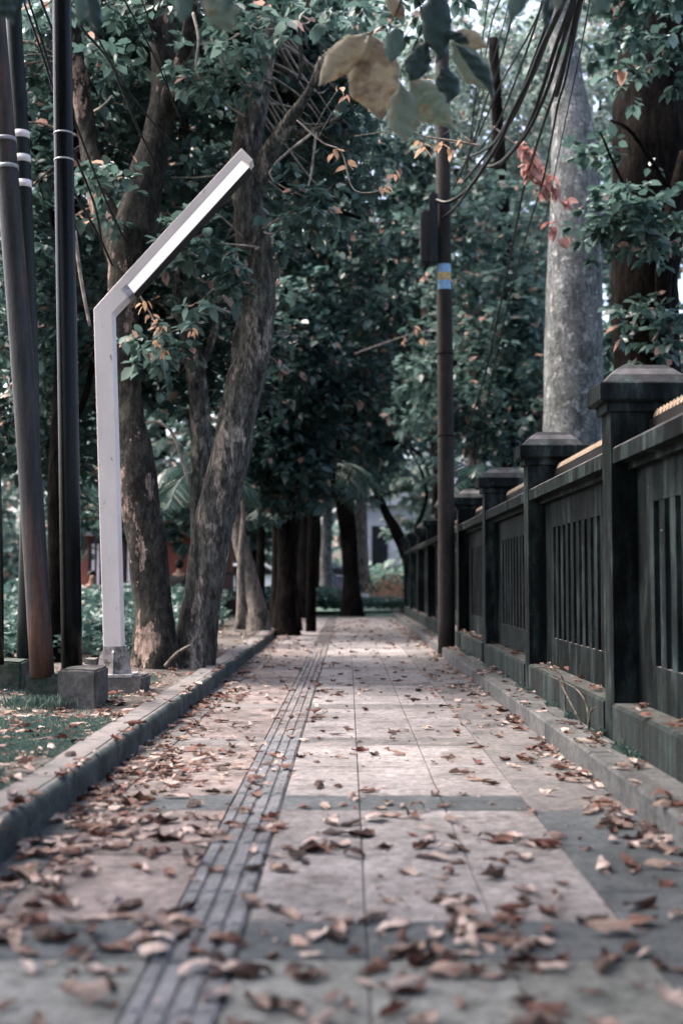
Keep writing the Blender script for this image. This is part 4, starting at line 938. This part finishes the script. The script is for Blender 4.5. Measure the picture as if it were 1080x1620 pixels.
def where(x, y):
    if x < -1.04: return 'on the left verge' if x < -1.21 else 'on top of the left kerb'
    if x > 1.24: return 'on the wall ledge'
    if x > 1.05: return 'on the right kerb strip'
    if x > .83: return 'against the right kerb'
    if x < -.80: return 'along the left kerb'
    if x < -.456: return 'on the left paving'
    if x < -.256: return 'on the tactile strip'
    return 'on the middle slabs'
meshes = {}
for i, (V, Fc) in enumerate(PROT):
    for k in DRY:
        me = np_mesh('fallen_leaf', V, Fc); me.materials.append(M['dry_'+k]); me.polygons.foreach_set('use_smooth', [True]*len(me.polygons)); meshes[(i, k)] = me
sel = []; rest = []
for p in pts: (sel if (len(sel) < 300 and p[1] < 6.2 and random.random() < .55) else rest).append(p)
used = set()
for (x, y) in sel:
    for attempt in range(60):
        k = random.choice(kinds); i = random.randrange(len(PROT)); s = random.uniform(.065,.135); flip = random.random() < .35; rz = random.uniform(0, 2*math.pi)
        zone = 'before the nearest grey band' if y < 2.75 else ('by the nearest grey band' if y < 3.3 else ('between two grey bands' if y < 4.5 else 'past two grey bands'))
        cvv = PROT[i][0][:,2].max(); shape = 'arched' if flip else ('cupped' if cvv > .33 else ('curled' if cvv > .2 else 'flat'))
        size = 'large' if s > .113 else ('small' if s < .088 else 'medium')
        pt_ = 'pointing ' + ['away', 'left', 'nearer', 'right'][int(((rz + (math.pi if flip else 0)) % (2*math.pi) + math.pi/4)//(math.pi/2)) % 4]
        lab = f'{size} {shape} {words[k][0]} leaf {pt_} {where(x, y)} {zone}'
        if len(lab.split()) > 16: lab = lab.replace('medium ', '')
        if lab not in used and len(lab.split()) <= 16: break
    used.add(lab)
    o = bpy.data.objects.new('fallen_leaf', meshes[(i, k)]); COL.objects.link(o)
    o.location = (x, y, surf_z(x, y) + (s*.22 if flip else 0)); o.scale = (s*random.uniform(.75,1.2), s, s*random.uniform(.35,.9))
    o.rotation_euler = (math.pi if flip else random.uniform(-.12,.12), random.uniform(-.2,.2), rz)
    tag(o, lab, 'leaf', f'fallen leaves {where(x, y)} {zone}')
V_all = []; F_all = []; T_all = []; off = 0
more = []
for (x, y) in rest: more.append((x, y, random.uniform(.04,.115)))
for _ in range(3800):       # small fragments, twigs of leaf
    y = 1.75 + (random.random()**1.4)*22; x = random.uniform(-2.6, 1.37)
    if x < -1.4 and y < 3.5: continue
    if random.random() < .25 + leaf_density(x, y)*.4: more.append((x, y, random.uniform(.012,.04)))
for q_, (x, y, s) in enumerate(more):
    V, Fc = PROT[random.randrange(len(PROT))]
    if s < .04 and q_ % 9 == 0: V = V*np.array([.10, 3.2, .25])
    a = random.uniform(0, 2*math.pi); ca, sa = math.cos(a), math.sin(a)
    zs = random.uniform(.3,.9)*(-1 if random.random() < .35 else 1); W = V*np.array([s*random.uniform(.8,1.2), s, s*zs])
    W[:,2] -= W[:,2].min(); W[:,2] += V[:,1]*s*random.uniform(0,.15)
    W[:,2] -= W[:,2].min()
    X = W[:,0]*ca - W[:,1]*sa + x; Yv = W[:,0]*sa + W[:,1]*ca + y
    V_all.append(np.stack([X, Yv, W[:,2] + surf_z(x, y)], 1)); F_all.append(Fc + off); off += len(V); T_all.append(np.full(len(V), random.betavariate(1.5,1.2)))
me = np_mesh('leaf_litter', np.vstack(V_all), np.vstack(F_all), np.concatenate(T_all)); me.polygons.foreach_set('use_smooth', [True]*len(me.polygons))
tag(link('leaf_litter', me, M['drymix']), 'scattered dry brown leaf litter over path, kerbs and verge', 'leaves', kind='stuff')

# ================================================================= FAR THINGS
# red walled kiosk far left
YK = 30.0
a = at(120, 900, YK); c = at(345, 848, YK); gz = 0.0
k_ = empty('kiosk', (a.x, YK, 0), 'low red walled building seen between the left trunks', 'building')
MB().box(a.x, c.x, YK, YK+4, 0, c.z).build('wall', M['redwall'], k_)
MB().box(a.x-.4, c.x+.4, YK-.5, YK+4.4, c.z, c.z+.18, .05).build('roof', M['roof'], k_)
for (p0, p1) in ((140, 158), (196, 210)):
    q0, q1 = at(p0, 900, YK).x, at(p1, 900, YK).x
    d_ = MB().box(q0, q1, YK-.04, YK+.02, 0.05, c.z-.1).build('door', M['darkglass'], k_)
    MB().box(q0+.10, q0+.16, YK-.08, YK-.045, .05, c.z-.2).build('door_frame', M['white'], d_)
    MB().box(q1-.06, q1, YK-.08, YK-.045, .05, c.z-.2).build('door_frame', M['white'], d_)
# iron gate
e = empty('iron_gate', at(360, 962, 24), 'small dark slatted gate behind the leaning tree', 'gate')
x0, x1 = at(338,940,24).x, at(380,940,24).x; zt, zb2 = at(350,905,24).z, .12
MB().box(x0, x1, 24, 24.04, zt-.07, zt).build('top_rail', M['iron'], e); MB().box(x0, x1, 24, 24.04, zb2+.05, zb2+.35).build('bottom_panel', M['iron'], e)
n = 9
for i in range(n):
    xx = x0 + (x1-x0)*(i+.5)/n
    MB().box(xx-.018, xx+.018, 23.985, 23.999, zb2, zt-.005).build('slat', M['iron'], e)
# cars
def car(label, loc, rz, paint, first=[None]):
    e = empty('parked_car', (0,0,0), label, 'car', 'cars parked beyond the park')
    prof = [(-2.1,.35),(-2.12,.75),(-1.95,.95),(-1.35,1.02),(-.75,1.42),(.75,1.46),(1.45,1.05),(2.05,.98),(2.12,.7),(2.1,.35)]
    bm = bmesh.new(); rows = []
    for s_, ins in ((-.85,.10),(-.78,.0),(.78,.0),(.85,.10)):
        rows.append([bm.verts.new((x, s_*(1 if z < 1.0 else .82), z*(1) - (ins*.3 if z > 1 else 0))) for x, z in prof])
    for r in range(3):
        for i in range(len(prof)): j = (i+1) % len(prof); bm.faces.new((rows[r][i], rows[r][j], rows[r+1][j], rows[r+1][i]))
    bm.faces.new(rows[0]); bm.faces.new(rows[3][::-1]); bmesh.ops.recalc_face_normals(bm, faces=bm.faces)
    me = bpy.data.meshes.new('body'); bm.to_mesh(me); bm.free(); b = link('body', me, paint, e); bv = b.modifiers.new('b','BEVEL'); bv.width=.05; bv.segments=2
    for s_ in (-1, 1):
        MB().prism([(-1.15,1.03),(-.68,1.36),(.05,1.38),(.05,1.03)], 'y', s_*.735-.03, s_*.735+.03).build('window', M['darkglass'], e)
        MB().prism([(.12,1.03),(.12,1.38),(.68,1.37),(1.2,1.06)], 'y', s_*.735-.03, s_*.735+.03).build('window', M['darkglass'], e)
        for xw in (-1.3, 1.3):
            w_ = MB().tube([(xw, s_*.70, .33), (xw, s_*.88, .33)], [.33,.33], 20).build('wheel', M['tyre'], e)
            MB().tube([(xw, s_*.881, .33), (xw, s_*.89, .33)], [.2,.19], 14).build('rim', M['chrome'], w_)
        MB().box(2.05, 2.13, s_*.6-.15, s_*.6+.15, .72, .86).build('tail_light', M['redlamp'], e)
        MB().box(-2.14, -2.06, s_*.6-.15, s_*.6+.15, .68, .82).build('headlight', M['white'], e)
    for ch in list(e.children): ch.matrix_parent_inverse = Matrix.Identity(4)
    e.location = loc; e.rotation_euler = (0,0,rz); return e
car('white car half hidden behind the leaning grey tree', (at(385,900,44).x, 44, 0), R(8), M['carwhite'])
car('dark car with a red tail light left of the path end', (at(470,900,46).x, 46, 0), R(4), M['cardark'])
car('dark car farther back, right of the one with the red light', (at(515,900,52).x, 52, 0), R(-6), M['cardark'])
# pale house far beyond
YH = 58.0
hx0, hx1 = at(575,900,YH).x, at(770,900,YH).x; hz = at(600,800,YH).z
h = empty('house', (hx0, YH, 0), 'pale rendered house with dark openings beyond the path end', 'house')
MB().box(hx0, hx1, YH, YH+8, 0, hz).build('wall', M['housewall'], h)
MB().prism([(hx0-.6,hz),(hx1+.6,hz),((hx0+hx1)/2,hz+2.6)], 'y', YH-.4, YH+8.4).build('roof', M['housewall'], h)
for (p0,p1,q0,q1) in ((588,613,832,905),(652,672,850,890),(706,728,850,890)):
    A = at(p0,q1,YH); B = at(p1,q0,YH)
    w_ = MB().box(A.x, B.x, YH-.05, YH+.02, A.z, B.z).build('window', M['darkglass'], h)
    MB().box(A.x-.08, B.x+.08, YH-.16, YH-.055, A.z-.12, A.z-.01).build('sill', M['white'], w_)
MB().box(at(578,900,YH).x, at(582,900,YH).x, YH-1.4, YH-1.1, 0, hz*.62).build('column', M['white'], h)
pv = empty('pavilion', (at(720,900,25).x, 25, .05), 'small open pavilion whose steep white roof edge shows behind the pole', 'pavilion')
def pxz(px, py): p = at(px, py, 25.0); return (p.x, p.z)
MB().prism([pxz(700,790), pxz(752,694), pxz(758,708), pxz(712,796)], 'y', 25, 27.5).build('roof', M['white'], pv)
MB().prism([pxz(753,693), pxz(806,790), pxz(795,796), pxz(752.5,712)], 'y', 25, 27.5).build('roof', M['white'], pv)
for xx in (pxz(716,800)[0], pxz(792,800)[0]):
    for yy_ in (25.2, 27.2): MB().box(xx-.06, xx+.06, yy_-.06, yy_+.06, 0, pxz(716,792)[1]).build('post', M['barkd'], pv)
# white statue-like marker and a dry bush by the path end
e = empty('marker_post', (at(577,935,36).x, 36, 0), 'small white curved marker post on the far lawn', 'post')
P, rr = smooth_path([(e.location.x,36,0),(e.location.x+.02,36,.35),(e.location.x-.05,36,.6),(e.location.x,36,.95),(e.location.x,36,1.15)], [.10,.09,.14,.08,.05], 5); MB().tube(P, rr, 10).build('shaft', M['white'], e)
pp = rng.normal(0,1,(900,3))*np.array([.35,.3,.25]) + np.array([at(622,940,32).x, 32, .45])
o = leaves(pp, rng.normal(0,1,(900,3)), rng.uniform(.06,.16,900), .5, rng.uniform(0,1,900), 'dry_bush', M['tan'], None); tag(o, 'dry brownish bush near the wall at the path end', 'bush', kind='stuff')

# two seated people far off among the plants
def seated(name_label, loc, rz, mat_top, top_z, s=1.0):
    e = empty('person', (0,0,0), name_label, 'person')
    def skin(nm, verts, edges, radii, mat, root=0):
        me = bpy.data.meshes.new(nm); me.from_pydata(verts, edges, []); o = bpy.data.objects.new(nm, me); COL.objects.link(o); me.materials.append(mat); o.parent = e
        m1 = o.modifiers.new('skin','SKIN'); 
        for i, v in enumerate(me.skin_vertices[0].data): v.radius = radii[i]; v.use_root = (i == root)
        m2 = o.modifiers.new('sub','SUBSURF'); m2.levels = 1; m2.render_levels = 2; return o
    vs = [(0,0,.48),(0,.02,.70),(0,.02,.92),(0,0,1.04),(0,-.02,1.14),(0,-.02,1.26),
          (.19,.01,.95),(.24,-.05,.70),(.18,-.28,.62),(.17,-.36,.60),(-.19,.01,.95),(-.24,-.05,.70),(-.18,-.28,.62),(-.17,-.36,.60),
          (.10,-.05,.48),(.12,-.46,.50),(.12,-.48,.08),(.12,-.62,.05),(-.10,-.05,.48),(-.12,-.46,.50),(-.12,-.48,.08),(-.12,-.62,.05)]
    ed = [(0,1),(1,2),(2,3),(3,4),(4,5),(2,6),(6,7),(7,8),(8,9),(2,10),(10,11),(11,12),(12,13),(0,14),(14,15),(15,16),(16,17),(0,18),(18,19),(19,20),(20,21)]
    ra = [(.16,.12),(.15,.11),(.17,.11),(.06,.06),(.08,.09),(.085,.095),(.065,.065),(.05,.05),(.04,.04),(.035,.03),(.065,.065),(.05,.05),(.04,.04),(.035,.03),
          (.09,.09),(.07,.07),(.045,.045),(.04,.035),(.09,.09),(.07,.07),(.045,.045),(.04,.035)]
    skin('body', vs, ed, ra, M['skin'])
    skin('clothes', [(0,0,.47),(0,.02,.70),(0,.02,.93),(.20,.01,.95),(.25,-.05,.72),(-.20,.01,.95),(-.25,-.05,.72),(.11,-.05,.48),(.12,-.44,.505),(-.11,-.05,.48),(-.12,-.44,.505)],
         [(0,1),(1,2),(2,3),(3,4),(2,5),(5,6),(0,7),(7,8),(0,9),(9,10)], [(.18,.14),(.17,.13),(.185,.125),(.085,.085),(.07,.07),(.085,.085),(.07,.07),(.11,.11),(.09,.09),(.11,.11),(.09,.09)], mat_top)
    bm = bmesh.new(); bmesh.ops.create_icosphere(bm, subdivisions=3, radius=1)
    for v in bm.verts: 
        v.co = Vector((v.co.x*.105, v.co.y*.12+.012, v.co.z*.125+1.235))
        if v.co.y < -.05: v.co.y = -.05
    me = bpy.data.meshes.new('hair'); bm.to_mesh(me); bm.free(); o = bpy.data.objects.new('hair', me); COL.objects.link(o); me.materials.append(M['hair']); o.parent = e
    e.location = loc; e.rotation_euler = (0,0,rz); e.scale = (s,s,s)
    b = MB().box(-.5,.5,-.2,.2,0,.44,.02).build('bench', M['concrete']); b.location = loc; b.rotation_euler = (0,0,rz)
    return e, b
e1, b1 = seated('person in black clothes sitting with back turned among the trunks', (at(284,900,28.5).x, 28.5, 0), R(160), M['hair'], 1.3, 1.0)
tag(b1, 'low stone bench under the person in black', 'bench')
e2, b2 = seated('person with black hair and red striped shirt beyond the hedge', (at(146,900,27.6).x, 27.6, -.28), R(20), M['shirt'], 1.3, 1.0)
b2.location.z = -.29; tag(b2, 'low stone bench under the person in the striped shirt', 'bench')
